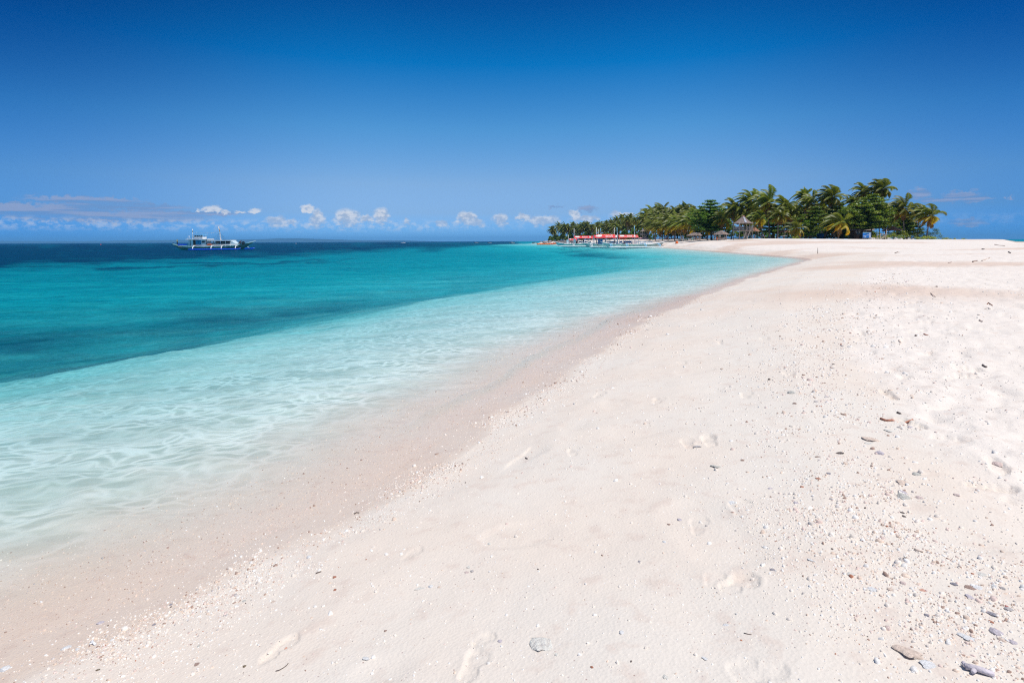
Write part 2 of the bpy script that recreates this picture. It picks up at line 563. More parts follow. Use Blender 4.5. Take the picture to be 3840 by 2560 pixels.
# ------------------------------------------------------------------ sand
def sand_material():
    m, nt, out = new_mat('sand')
    n = N(nt)
    geo_ = n('NewGeometry')
    P = geo_.outputs['Position']
    sep = n('SeparateXYZ', Vector=P)
    z = sep.outputs[2]
    tr = n('Attribute', {'attribute_name': 'trample'}).outputs['Fac']
    bd = n('Attribute', {'attribute_name': 'beds'}).outputs['Fac']
    lit = n('Attribute', {'attribute_name': 'litter'}).outputs['Fac']
    big = n('TexNoise', Vector=P, Scale=.6, Detail=4.0)
    mid = n('TexNoise', Vector=P, Scale=6.0, Detail=5.0, Roughness=.6)
    fine = n('TexNoise', Vector=P, Scale=120.0, Detail=3.0, Roughness=.7)
    c = n.mix(n.rng(big.outputs[0], .35, .65), (.672, .588, .505), (.665, .608, .538))
    c = n.mix(n.m('MULTIPLY', tr, .85), c, (.715, .650, .585))
    c = n.mix(n.rng(mid.outputs[0], .52, .7, 0, .45), c, (.58, .47, .40))
    # tan patches of coarser sand far right
    pat = n('TexNoise', Vector=n('Mapping', Vector=P, Scale=(.10, .05, .1)), Scale=1.0, Detail=4.0)
    farp = n.rng(sep.outputs[1], 9, 16)
    c = n.mix(n.m('MULTIPLY', n.m('MULTIPLY', n.rng(pat.outputs[0], .47, .62), farp), .62), c, (.56, .41, .32))
    # grains: tiny bits of shell and coral
    v1 = n('TexVoronoi', Vector=P, Scale=170.0)
    c = n.mix(n.rng(v1.outputs['Distance'], 0.0, .28, .35, 0), c, (.42, .32, .28))
    v2 = n('TexVoronoi', Vector=P, Scale=60.0)
    rnd = n('SeparateColor', Color=v2.outputs['Color'])
    spot = n.m('MULTIPLY', n.rng(v2.outputs['Distance'], .12, .3, 1, 0), n.m('GREATER_THAN', rnd.outputs[0], .86))
    c = n.mix(spot, c, n.mix(rnd.outputs[1], (.75, .72, .70), (.33, .22, .19)))
    # leaf litter and old sand under the trees
    ln = n('TexNoise', Vector=P, Scale=1.3, Detail=6.0)
    c = n.mix(n.m('MULTIPLY', lit, n.rng(ln.outputs[0], .4, .6, .35, .9)), c, (.17, .125, .085))
    # wet band by the water
    wn = n('TexNoise', Vector=P, Scale=.9, Detail=3.0)
    zz = n.m('ADD', z, n.m('MULTIPLY', n.m('SUBTRACT', wn.outputs[0], .5), .07))
    wet = n.rng(zz, .05, .10, 1, 0)
    c = n.mix(wet, c, n.mix(1.0, c, (.925, .845, .785), 'MULTIPLY'))
    # sea bed: sea grass, and a painted web of wave light
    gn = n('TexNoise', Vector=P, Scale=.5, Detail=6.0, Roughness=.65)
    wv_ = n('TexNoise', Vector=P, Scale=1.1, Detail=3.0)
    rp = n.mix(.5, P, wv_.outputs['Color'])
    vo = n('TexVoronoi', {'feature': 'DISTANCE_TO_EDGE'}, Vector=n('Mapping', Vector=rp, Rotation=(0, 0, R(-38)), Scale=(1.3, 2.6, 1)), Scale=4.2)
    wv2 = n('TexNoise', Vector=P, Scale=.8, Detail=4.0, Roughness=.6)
    light_net = n.m('MULTIPLY', n.rng(vo.outputs[0], 0, .26, 1, 0), n.rng(wv2.outputs[0], .36, .58, .35, 1.0))
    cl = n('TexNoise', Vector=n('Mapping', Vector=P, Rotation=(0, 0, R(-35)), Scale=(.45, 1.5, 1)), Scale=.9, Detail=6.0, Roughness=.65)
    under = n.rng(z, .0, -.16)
    bedc = n.mix(light_net, n.mix(n.rng(cl.outputs[0], .38, .62), (.62, .63, .54), (.43, .47, .39)), (.80, .79, .71))  # web of light focused by the waves, painted into the bed colour
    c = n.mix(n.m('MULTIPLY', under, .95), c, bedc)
    bb = n.m('ADD', bd, n.m('MULTIPLY', n.m('SUBTRACT', gn.outputs[0], .5), .55))
    c = n.mix(n.rng(bb, .12, .9, 0, 1, False), c, (.030, .050, .035))
    h = n.m('ADD', n.m('MULTIPLY', fine.outputs[0], .002), n.m('MULTIPLY', mid.outputs[0], .012))
    h = n.m('ADD', h, n.m('MULTIPLY', v2.outputs['Distance'], .004))
    h = n.m('ADD', h, n.m('MULTIPLY', n.m('MULTIPLY', light_net, under), .014))
    lump = n('TexNoise', Vector=P, Scale=17.0, Detail=4.0, Roughness=.6)
    h = n.m('ADD', h, n.m('MULTIPLY', n.m('MULTIPLY', lump.outputs[0], n.m('MULTIPLY_ADD', tr, .8, .2)), .02))
    far = n.rng(z, -.03, -.1)
    b = n('Bump', Strength=.45, Distance=1.0, Height=h)
    p = n('BsdfPrincipled', Base_Color=c, Roughness=n.rng(wet, 0, 1, .9, .42, False), Normal=b)
    n.set(p.inputs['Specular IOR Level'], n.rng(wet, 0, 1, .15, .45, False))
    nt.links.new(p.outputs[0], out.inputs[0])
    return m


TREE_LINE = [(2010, 520), (2060, 500), (2250, 430), (2400, 330), (2480, 268), (2560, 225), (2650, 188), (2780, 163), (2950, 150),
             (3100, 143), (3400, 138), (3540, 138)]


def tree_depth(px):
    return float(np.interp(px, [a for a, b in TREE_LINE], [b for a, b in TREE_LINE]))


def gnd(px, depth):
    x = ray(px, 900); x = x.x / x.y * depth
    return Vector((x, depth, max(0, zland(x, depth))))


def build_ground():
    rings = np.concatenate([[.4, .8, 1.2], geo(1.5, 9, 1.0058), geo(9, 40, 1.011), geo(40, 400, 1.017), geo(400, 15500, 1.06), [15500]])
    a1 = np.radians(np.arange(-47, 47, .125))
    a2 = np.radians(np.arange(47, 313, 3.0))
    x, y = polar(rings, np.concatenate([a1, a2]))
    z, s, beds, tramp = terrain(x, y)
    z = add_prints(x, y, z)
    me = grid_mesh('ground', x, y, z)
    float_attr(me, 'beds', beds); float_attr(me, 'trample', tramp)
    # litter grows from the tree line inwards
    pts = [(gnd(a, b - 3).x, b - 3) for a, b in TREE_LINE]
    poly = pts + [(170, 135), (185, 300), (120, 520)]
    lit = np.where(inside(x, y, poly), sstep(0, 4, seg_dist(x, y, pts, False)), 0)
    float_attr(me, 'litter', lit * .8)
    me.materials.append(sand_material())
    o = bpy.data.objects.new('ground', me)
    col.objects.link(o)
    tag(o, kind='structure')


def water_material():
    m, nt, out = new_mat('sea_water')
    n = N(nt)
    geo_ = n('NewGeometry')
    P = geo_.outputs['Position']
    dep = n('Attribute', {'attribute_name': 'depth'}).outputs['Fac']
    mp = n('Mapping', Vector=P, Rotation=(0, 0, R(14)), Scale=(.62, 1.7, 1))
    n1 = n('TexNoise', Vector=mp, Scale=3.0, Detail=5.0, Roughness=.68)
    n3 = n('TexNoise', Vector=mp, Scale=.16, Detail=5.0, Roughness=.62)
    # the body: what the water takes out of the light, what it scatters back; crests and troughs change the path
    swell = n.m('ADD', n.m('MULTIPLY', n.m('SUBTRACT', n1.outputs[0], .5), 1.1), n.m('MULTIPLY', n.m('SUBTRACT', n3.outputs[0], .5), 1.6))
    dep0 = dep
    dep = n.m('MULTIPLY', dep, n.m('ADD', 1.0, n.m('MULTIPLY', swell, 1.15)))
    dep = n.m('MAXIMUM', dep, 0.0)
    def ex(k):
        return n.m('EXPONENT', n.m('MULTIPLY', dep, -k))
    tc = n('CombineColor')
    n.set(tc.inputs[0], ex(KR)); n.set(tc.inputs[1], ex(KG)); n.set(tc.inputs[2], ex(KB))
    tr = n('BsdfTransparent', Color=tc)
    sc = n.m('SUBTRACT', 1.0, ex(.28))
    body = n('BsdfDiffuse', Color=n.mix(sc, (0, 0, 0), (.0003, .024, .074)))
    add = n('AddShader', i0=tr, i1=body)
    # ripples: three sizes, drawn out across the wind
    n2 = n('TexNoise', Vector=mp, Scale=6.5, Detail=3.0, Roughness=.6)
    sep = n('SeparateXYZ', Vector=P)
    sm = n.rng(dep, .0, .5, .18, 1.0)
    hh = n.m('ADD', n.m('MULTIPLY', n1.outputs[0], .045), n.m('MULTIPLY', n2.outputs[0], .010))
    hh = n.m('ADD', n.m('MULTIPLY', hh, sm), n.m('MULTIPLY', n3.outputs[0], n.rng(dep0, .5, 2.0, 0, .35)))
    b = n('Bump', Strength=1.0, Distance=1.0, Height=hh)
    gl = n('BsdfGlossy', Color=(.62, .84, 1), Roughness=.16, Normal=b)
    fr = n('Fresnel', IOR=1.33, Normal=b)
    fac = n.m('MINIMUM', n.m('MULTIPLY', fr, .6), n.m('MULTIPLY', n.rng(dep0, .6, 2.5, .17, .075), n.rng(dep0, .0, .25, .25, 1.0)))
    mx = n('MixShader', i0=fac, i1=add, i2=gl)
    nt.links.new(mx.outputs[0], out.inputs[0])
    return m


KR, KG, KB = .95, .165, .14


def build_water():
    rings = np.concatenate([[.5, 1.2], geo(2.0, 14, 1.008), geo(14, 70, 1.014), geo(70, 500, 1.02), geo(500, 15000, 1.05), [15000]])
    a1 = np.radians(np.arange(-48, 48, .2))
    a2 = np.radians(np.arange(48, 312, 3.0))
    x, y = polar(rings, np.concatenate([a1, a2]))
    zt, s, beds, tramp = terrain(x, y, False)
    dep = np.maximum(-zt, 0)
    r = np.hypot(x, y)
    # small real waves near the beach, dying out at the edge
    wob = fbm(x * .25, y * .25, 201, 3) * 5
    u = x * math.cos(R(140)) + y * math.sin(R(140))
    w = .020 * np.sin(u * 3.1 + wob * 2.0) + .012 * np.sin(u * 5.7 - x * 1.3 + wob * 3) + .035 * fbm(x * 1.1, y * 1.1, 211, 3)
    amp = sstep(0, .45, dep) * (1 - sstep(60, 140, r))
    z = w * amp * .8
    # the low lip of the last wave running up the sand
    lip = np.exp(-((s + .42 + .25 * fbm(x * .7, y * .7, 77, 2)) / .09) ** 2) * .06
    sel = sstep(6, 8, y) * (1 - sstep(17, 21, y))
    z = z + lip * sel
    me = grid_mesh('water', x, y, z)
    float_attr(me, 'depth', np.maximum(dep + z, 0), 0)
    me.materials.append(water_material())
    o = bpy.data.objects.new('water', me)
    col.objects.link(o)
    tag(o, kind='structure')


def build_hills():
    D = 14000.0
    prof = [(-500, 5), (-200, 9), (0, 9), (160, 8), (330, 7), (420, 8), (520, 9.5), (700, 10), (820, 10), (960, 11), (1040, 14),
            (1120, 14.5), (1180, 12), (1260, 9), (1330, 7), (1400, 5.5), (1470, 6), (1520, 5), (1560, 3.5), (1610, 1.5), (1660, 0)]
    xs = np.linspace(-500, 1660, 260)
    h = np.interp(xs, [a for a, b in prof], [b for a, b in prof]) + 1.6 * fbm(xs / 40., xs * 0, 301, 4)
    h = np.maximum(h, 0) * D / FPX
    rows = []
    for k, (dy, f) in enumerate([(-700, 0), (-450, .35), (-200, .75), (0, 1.0), (300, .8), (900, 0)]):
        r = []
        for i, px in enumerate(xs):
            X = (px - 1920) / FPX * D
            r.append((X, D + dy, -1.0 if f == 0 else h[i] * (f + .12 * float(fbm(np.array([px / 25.]), np.array([k * 3.1]), 311, 3)[0]) * (f < 1)) - .5))
        rows.append(r)
    mb = MB()
    mb.loft(rows, caps=False, closed=False, smooth=True)
    o = mb.build('hills', M('wooded_hills', (.03, .06, .05), .9, .25, .003))
    tag(o, kind='structure')


def build_haze():
    mb = MB().box((0, 0, 0), (33000, 33000, 1))
    o = mb.build('haze', [])
    o.data.materials.clear()
    m, nt, out = new_mat('sea_haze')
    n = N(nt)
    v = n('VolumePrincipled', Color=(.20, .58, 1.0), Density=8.5e-5)
    v.inputs['Anisotropy'].default_value = .0
    nt.links.new(v.outputs[0], out.inputs['Volume'])
    o.data.materials.append(m)
    o.scale = (1, 1, 128)
    o.location = (0, 0, 128 / 2 - 9)
    tag(o, 'thin sea haze over the water and the far hills', 'haze', kind='stuff')


# ------------------------------------------------------------------ sky and sun
SUN_EL, SUN_AZ = 68.0, 118.0     # azimuth from +y, positive to the right


def build_sky():
    w = bpy.data.worlds.new("World")
    scene.world = w
    w.use_nodes = True
    nt = w.node_tree
    nt.nodes.clear()
    n = N(nt)
    out = nt.nodes.new('ShaderNodeOutputWorld')
    sky = n('TexSky')
    sky.sky_type = 'NISHITA'
    sky.sun_disc = False
    sky.sun_elevation = R(SUN_EL)
    sky.sun_rotation = R(SUN_AZ)
    sky.altitude = 0
    sky.air_density = 1.0
    sky.dust_density = .35
    sky.ozone_density = 4.0
    tc = n('TexCoord')
    nv = n('VectorMath', {'operation': 'NORMALIZE'}, i0=tc.outputs['Generated'])
    s = n('SeparateXYZ', Vector=nv)
    el = n.m('MULTIPLY', n.m('ARCSINE', s.outputs[2]), 180 / math.pi)
    az = n.m('MULTIPLY', n.m('ARCTAN2', s.outputs[0], s.outputs[1]), 180 / math.pi)
    ramp = n('ValToRGB', Fac=n.rng(el, 0, 90, 0, 1, False))
    cr = ramp.color_ramp
    for i, (p, c) in enumerate(SKY_RAMP):
        e = cr.elements[i] if i < 2 else cr.elements.new(p)
        e.position = p; e.color = (*c, 1)
    base = n.mix(1.0, sky.outputs[0], ramp.outputs[0], 'MULTIPLY')
    base = n.mix(1.0, base, (4, 4, 4), 'MULTIPLY')
    # lens vignette put into the sky colour: paler mid-view, deeper to both sides
    off = n.m('ABSOLUTE', az)
    side = n.rng(off, 12, 46)
    side = n.m('MULTIPLY', side, n.rng(off, 60, 110, 1, .2))
    base = n.mix(side, base, n.mix(1.0, base, n.mix(n.rng(el, 5, 20), (.34, .60, .80), (.10, .36, .54)), 'MULTIPLY'))
    # clouds, by azimuth and elevation
    cv = n('CombineXYZ', X=az, Y=n.m('MULTIPLY', el, 1.5), Z=0.0)
    na = n('TexNoise', Vector=cv, Scale=1.5, Detail=7.0, Roughness=.62)
    nb = n('TexNoise', Vector=n('Mapping', Vector=cv, Location=(31, 7, 0)), Scale=.9, Detail=6.0, Roughness=.6)
    wx = n.m('MULTIPLY', n.m('SUBTRACT', nb.outputs[0], .5), 1.5)
    wy = n.m('MULTIPLY', n.m('SUBTRACT', na.outputs[0], .5), 1.5)
    az2 = n.m('ADD', az, wx); el2 = n.m('ADD', el, wy)

    def blob(px, py, hw, hh):
        a = math.degrees(math.atan((px - 1920) / FPX))
        ca = math.cos(math.radians(a))
        hy = 904 - .0042 * (px - 1920)
        e = math.degrees(math.atan((hy - py) / FPX * ca))
        dw = math.degrees(hw / FPX) * ca * ca * 1.25; dh = math.degrees(hh / FPX) * ca * 1.3
        u = n.m('MULTIPLY', n.m('SUBTRACT', az2, a), 1 / dw)
        v = n.m('MULTIPLY', n.m('SUBTRACT', el2, e), 1 / dh)
        return n.m('SUBTRACT', 1.0, n.m('ADD', n.m('MULTIPLY', u, u), n.m('MULTIPLY', v, v)), clamp=True), v

    cum = [(803, 785, 40, 12), (850, 795, 20, 8), (905, 796, 22, 8), (960, 792, 26, 10), (748, 791, 15, 6), (1158, 782, 24, 15),
           (1194, 822, 30, 38), (1306, 820, 52, 36), (1434, 812, 30, 32), (1378, 820, 25, 16), (1040, 830, 42, 20), (1097, 832, 20, 12),
           (1528, 832, 14, 14), (1750, 818, 38, 24), (1785, 836, 34, 16), (1877, 826, 30, 24), (1959, 815, 30, 12),
           (2040, 828, 70, 20), (2153, 802, 22, 14), (1653, 838, 30, 10), (2330, 805, 45, 12), (2190, 822, 60, 12)]
    acc = None; lig = None
    for b in cum:
        mk, v = blob(*b)
        acc = mk if acc is None else n.m('MAXIMUM', acc, mk)
    grey = None
    for b in [(3445, 727, 40, 17), (330, 750, 220, 12), (480, 775, 250, 14), (150, 790, 260, 26), (420, 812, 420, 22), (700, 800, 260, 8), (60, 770, 120, 10),
              (3600, 736, 70, 17), (3650, 748, 60, 12), (2200, 783, 40, 9), (2085, 776, 28, 5), (3520, 752, 90, 8), (3620, 835, 70, 14), (3770, 742, 24, 3)]:
        mk, v = blob(*b)
        grey = mk if grey is None else n.m('MAXIMUM', grey, mk)
    low = n.m('MULTIPLY', n.rng(el, .75, 1.5), n.rng(el, 1.6, 2.3, 1, 0))
    low = n.m('MULTIPLY', low, n.rng(az, -13, 4, 1, .25))
    puff = n.m('MULTIPLY', low, n.rng(n.m('ADD', n.m('MULTIPLY', na.outputs[0], .6), n.m('MULTIPLY', nb.outputs[0], .4)), .44, .60))
    cmask = n.rng(n.m('ADD', acc, n.m('MULTIPLY', n.m('SUBTRACT', na.outputs[0], .5), 1.5)), .12, .80)
    cmask = n.m('MULTIPLY', cmask, n.rng(acc, 0, .12))
    shade = n.rng(n.m('ADD', na.outputs[0], n.m('MULTIPLY', n.m('SUBTRACT', el, 2.4), .10)), .40, .62)
    ccol = n.mix(shade, CLOUD_D, CLOUD_L)
    ns = n('TexNoise', Vector=n('Mapping', Vector=cv, Scale=(.10, 1.1, 1)), Scale=1.6, Detail=5.0, Roughness=.55)
    gcol = n.mix(n.rng(ns.outputs[0], .42, .6), GREY_D, GREY_L)
    c = n.mix(n.m('MULTIPLY', n.rng(grey, .0, .9), n.rng(ns.outputs[0], .32, .58, .30, .85)), base, gcol)
    c = n.mix(n.m('MULTIPLY', puff, .42), c, CLOUD_L)
    c = n.mix(n.m('MULTIPLY', cmask, n.rng(el, .9, 2.6, .3, .8)), c, ccol)
    bg = n('Background', Color=c, Strength=SKY_STR)
    nt.links.new(bg.outputs[0], out.inputs[0])
    w.cycles.sampling_method = 'MANUAL'; w.cycles.sample_map_resolution = 256
    sd = bpy.data.lights.new('sun', 'SUN')
    sd.energy = SUN_STR; sd.angle = R(.53); sd.color = (1, .965, .92)
    so = bpy.data.objects.new('sun', sd)
    col.objects.link(so)
    el_, az_ = R(SUN_EL), R(SUN_AZ)
    d = Vector((math.sin(az_) * math.cos(el_), math.cos(az_) * math.cos(el_), math.sin(el_)))
    so.rotation_euler = d.to_track_quat('Z', 'Y').to_euler()
    so.location = (0, 0, 50)


SKY_STR = .10
SUN_STR = 4.35
SKY_RAMP = [(e / 90., tuple(v / 4. for v in c)) for e, c in [(.4, (.34, .88, 2.05)), (1.2, (.36, .84, 1.85)), (2.8, (.53, .78, 1.32)), (5.7, (.642, .847, 1.162)), (10.9, (.357, .838, 1.16)),
            (16.9, (.007, .619, 1.084)), (22.2, (.003, .357, .77)), (38, (.10, .42, .80)), (60, (1.75, 1.5, 1.2))]]  # last stop, above the view, brightened as extra fill light
CLOUD_L = (7.6, 7.7, 8.0); CLOUD_D = (4.2, 4.9, 6.2)
GREY_D = (1.75, 2.7, 4.9); GREY_L = (2.9, 3.6, 5.6)

build_ground()
build_water()
build_hills()
build_haze()
build_sky()
vs = scene.view_settings
vs.view_transform = 'Standard'; vs.look = 'None'; vs.gamma = 1.0; vs.exposure = 0.0

scene.cycles.use_denoising = False
scene.cycles.filter_width = 1.2

scene.cycles.sample_clamp_direct = 8
scene.cycles.sample_clamp_indirect = 3

vs.exposure = 0.07
# ------------------------------------------------------------------ palms
LEAF = leaf_mat('palm_leaf', .42, .42, 1.5)
BROAD = leaf_mat('broad_leaf', .38, .42, 1.9)
TRUNK = M('palm_bark', (.30, .25, .21), .9, .3, 6.0, bump=.02)
BARK = M('tree_bark', (.13, .105, .085), .9, .3, 5.0, bump=.02)


def crown_mesh(seed, n=24, L=3.7, wind=.55, yellow=.25, dead=3, fold=1.0):
    rnd = random.Random(seed)
    mb = MB()
    ga = 2.39996
    for i in range(n + dead):
        t = i / (n + dead - 1)
        az = i * ga + rnd.uniform(-.25, .25)
        el = R(82 - 112 * t ** .85 + rnd.uniform(-8, 8))
        if i >= n:
            el = R(-62 + rnd.uniform(-15, 10))
        d = Vector((math.cos(az) * math.cos(el), math.sin(az) * math.cos(el), math.sin(el)))
        Lf = L * (.62 + .42 * math.sin(math.pi * min(1, t + .25))) * rnd.uniform(.86, 1.1)
        NS = 11
        p = Vector((0, 0, 0)); pts = [p.copy()]; dirs = [d.copy()]
        w = wind * rnd.uniform(.6, 1.3)
        for k in range(NS):
            f = (k + 1) / NS
            d = d + Vector((-w * (.10 + .26 * f), 0, -.05 - (.17 + .1 * rnd.random()) * f)) * (1.0 if i < n else .6)
            d.normalize()
            p = p + d * Lf / NS
            pts.append(p.copy()); dirs.append(d.copy())
        if i >= n:
            base = (.20, .125, .05)
        else:
            yl = max(0, (t - .42) / .58) ** 1.3 * (yellow * 2.2) * rnd.uniform(.35, 1.4)
            g = (.095, .125, .014); y = (.62, .42, .02)
            yl = min(1, yl)
            base = tuple(g[c] * (1 - yl) + y[c] * yl for c in range(3))
            k = rnd.uniform(.75, 1.3)
            base = tuple(c * k for c in base)
        rc = (min(.5, base[0] * 2.6 + .08), min(.4, base[1] * 1.7 + .06), base[2] * 1.2 + .01)
        mb.tube(pts, [.045 * (1 - .8 * k / NS) for k in range(NS + 1)], 3, 0, rc, caps=False)
        NL = 42
        for k in range(NL):
            f = .10 + .90 * k / (NL - 1)
            q = f * NS; a = min(int(q), NS - 1); fr = q - a
            c = pts[a].lerp(pts[a + 1], fr); dd = dirs[a].lerp(dirs[a + 1], fr).normalized()
            up = Vector((0, 0, 1)); sd = dd.cross(up)
            if sd.length < .1: sd = Vector((0, 1, 0))
            sd.normalize()
            ll = L * .23 * (math.sin(math.pi * (f * .86 + .10)) ** .6) * rnd.uniform(.85, 1.1)
            for sg in (-1, 1):
                ld = (sd * sg * .75 + dd * .62 - up * (.18 + .3 * f) + Vector((-wind * .42, 0, 0))).normalized()
                ld2 = (ld + Vector((-wind * .45, 0, -.55))).normalized()
                wv = dd * (.043 + .015 * math.sin(3 * f))
                b0 = c; b1 = c + ld * ll * .5; b2 = b1 + ld2 * ll * .55
                s_ = rnd.uniform(.8, 1.2)
                tc = tuple(v * s_ for v in base)
                if k > NL * .8 and rnd.random() < .35:
                    tc = (tc[0] * 1.9, tc[1] * 1.3, tc[2])
                mb.add([b0 - wv * .6, b0 + wv * .6, b1 + wv, b1 - wv, b2], [(0, 1, 2, 3), (3, 2, 4)], 0, tc)
    # the heart with its nuts
    for k in range(7):
        a = k * 2.1
        mb.tube([(.12 * math.cos(a), .12 * math.sin(a), .15), (.30 * math.cos(a), .30 * math.sin(a), -.32)], [.10, .11], 5, 0, (.10, .11, .02) if k % 2 else (.22, .13, .03))
    mb.tube([(0, 0, -.5), (0, 0, .35)], [.2, .1], 6, 0, (.16, .11, .06))
    o = mb.build('crown', LEAF, None, False)
    me = o.data
    bpy.data.objects.remove(o)
    return me


CROWNS = [crown_mesh(11, 33, 4.0, .42, .22), crown_mesh(12, 34, 4.0, .62, .12), crown_mesh(13, 30, 3.7, .35, .42),
          crown_mesh(14, 30, 4.2, .70, .32), crown_mesh(15, 32, 3.6, .4, .18), crown_mesh(16, 25, 4.3, .95, .5, 4)]
UPCROWN = [crown_mesh(21, 26, 3.6, .22, .22, 6), crown_mesh(22, 27, 3.4, .14, .30, 7), crown_mesh(23, 25, 3.6, .28, .2, 6)]
YOUNG = [crown_mesh(31, 17, 4.0, .40, .30, 1), crown_mesh(32, 18, 4.4, .8, .6, 2), crown_mesh(33, 15, 3.6, .5, .35, 1)]


def palm(px, py, depth, base_px=None, crown=None, sc=1.0, label=None, group=None, bend=.0, spin=None):
    """palm whose crown heart stands at a photo position, at a given depth"""
    top = V(px, py, depth)
    b = gnd(base_px if base_px is not None else px + random.uniform(-6, 8), depth + random.uniform(-.5, .5))
    H = max(1.2, top.z - b.z)
    t = thing('coconut_palm', b, 0, label, 'palm tree', group)
    dx, dy = top.x - b.x, top.y - b.y
    pts = []; rad = []
    NS = 9
    for i in range(NS + 1):
        f = i / NS
        cur = f ** 1.35
        pts.append((dx * cur + bend * math.sin(math.pi * f), dy * cur, H * f - .15 * (1 - f)))
        rad.append((.24 if f < .08 else .155 - .05 * f) * (.8 + .2 * sc))
    MB().tube(pts, rad, 7).build('trunk', TRUNK, t, False)
    me = crown or random.choice(CROWNS)
    c = bpy.data.objects.new('crown', me)
    col.objects.link(c); c.parent = t
    c.location = pts[-1]
    sc *= 1.22
    c.scale = (sc, sc, sc)
    c.rotation_euler = (random.uniform(-.12, .12), random.uniform(-.12, .12), random.uniform(-.35, .35) if spin is None else spin)
    return t


def leaves_on(mb, center, r, n, size, rnd, cols, flat=.5):
    for _ in range(n):
        u = Vector((rnd.gauss(0, 1), rnd.gauss(0, 1), rnd.gauss(0, 1)))
        u.normalize()
        u *= rnd.random() ** .4
        p = Vector(center) + Vector((u.x * r[0], u.y * r[1], u.z * r[2]))
        nrm = Vector((rnd.gauss(0, .6), rnd.gauss(0, .6), 1)).normalized()
        a = nrm.orthogonal().normalized()
        q = Matrix.Rotation(rnd.uniform(0, 6.28), 3, nrm)
        a = q @ a; b = nrm.cross(a)
        s = size * rnd.uniform(.6, 1.25)
        c = rnd.choice(cols); k = rnd.uniform(.75, 1.3)
        c = tuple(v * k for v in c)
        mb.add([p - a * s, p - b * s * .5, p + a * s, p + b * s * .5], [(0, 1, 2, 3)], 0, c)


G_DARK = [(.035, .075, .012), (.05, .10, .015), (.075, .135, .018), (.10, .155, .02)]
G_YEL = [(.10, .14, .018), (.16, .19, .02), (.06, .11, .015), (.22, .24, .03)]


def pagoda_tree(px0, px1, py_top, depth, seed, label, base_px=None, cols=G_DARK, tiers=7, base_py=None, leaf=.24, dense=1.0):
    """sea almond: flat tiers of big leaves on level limbs"""
    rnd = random.Random(seed)
    a = V(px0, 890, depth); b = V(px1, 890, depth)
    bx = gnd(base_px or (px0 + px1) / 2, depth)
    top = V((px0 + px1) / 2, py_top, depth).z
    W = (b.x - a.x) / 2; cx = (a.x + b.x) / 2
    H = top - bx.z
    t = thing('broadleaf_tree', bx, 0, label, 'tree')
    tr = MB(); ox = cx - bx.x
    tr.tube([(0, 0, -.2), (ox * .15, 0, H * .2), (ox * .5, .1, H * .5), (ox * .8, 0, H * .8), (ox, 0, H * .97)], [.36, .27, .2, .12, .04], 8)
    cr = MB()
    z0 = H * .24
    for k in range(tiers):
        f = k / (tiers - 1)
        z = z0 + (H * .95 - z0) * f
        rad = W * (1.0 if f < .35 else max(.16, 1 - ((f - .35) / .65) ** 1.5 * .86)) * rnd.uniform(.88, 1.05)
        nb = int((16 - 8 * f) * dense)
        cc = Vector((ox * (.25 + .75 * f), 0, z))
        for j in range(nb):
            az = j * 2 * math.pi / nb + rnd.uniform(-.3, .3)
            r = rad * rnd.uniform(.72, 1.06)
            d = Vector((math.cos(az), math.sin(az) * .85, 0))
            e = cc + d * r + Vector((0, 0, rnd.uniform(.0, .12) * r + .1))
            tr.tube([cc - Vector((0, 0, .4)), cc.lerp(e, .5) - Vector((0, 0, .1)), e], [.08, .05, .02], 4)
            m = max(3, int(r / .62))
            for q in range(m):
                ff = (q + .9) / m
                c = cc.lerp(e, ff) + Vector((rnd.uniform(-.35, .35), rnd.uniform(-.35, .35), rnd.uniform(-.12, .22)))
                leaves_on(cr, c, (.85, .85, .26), 22, leaf, rnd, cols)
    tr.build('trunk', BARK, t, False)
    cr.build('crown', BROAD, t, False)
    return t


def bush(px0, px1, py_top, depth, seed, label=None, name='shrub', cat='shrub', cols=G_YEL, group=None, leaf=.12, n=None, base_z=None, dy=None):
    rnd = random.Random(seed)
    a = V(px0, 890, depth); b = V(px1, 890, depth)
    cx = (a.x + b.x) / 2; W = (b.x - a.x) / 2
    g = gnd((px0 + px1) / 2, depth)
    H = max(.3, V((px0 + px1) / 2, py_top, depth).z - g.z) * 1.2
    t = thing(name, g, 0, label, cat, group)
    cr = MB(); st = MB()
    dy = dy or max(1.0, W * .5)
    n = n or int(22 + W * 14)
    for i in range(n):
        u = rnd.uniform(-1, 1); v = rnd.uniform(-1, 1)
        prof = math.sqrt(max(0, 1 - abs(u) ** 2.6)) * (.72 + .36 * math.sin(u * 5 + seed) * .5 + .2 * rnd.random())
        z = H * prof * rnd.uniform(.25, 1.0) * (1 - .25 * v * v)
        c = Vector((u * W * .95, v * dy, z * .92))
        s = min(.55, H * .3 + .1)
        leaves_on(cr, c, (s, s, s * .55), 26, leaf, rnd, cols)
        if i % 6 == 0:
            st.tube([(0, 0, -.1), (c.x * .6, c.y * .6, c.z * .3), (c.x, c.y, c.z)], [.04, .03, .012], 4)
    st.build('stem', BARK, t, False)
    cr.build('foliage', BROAD, t, False)
    return t


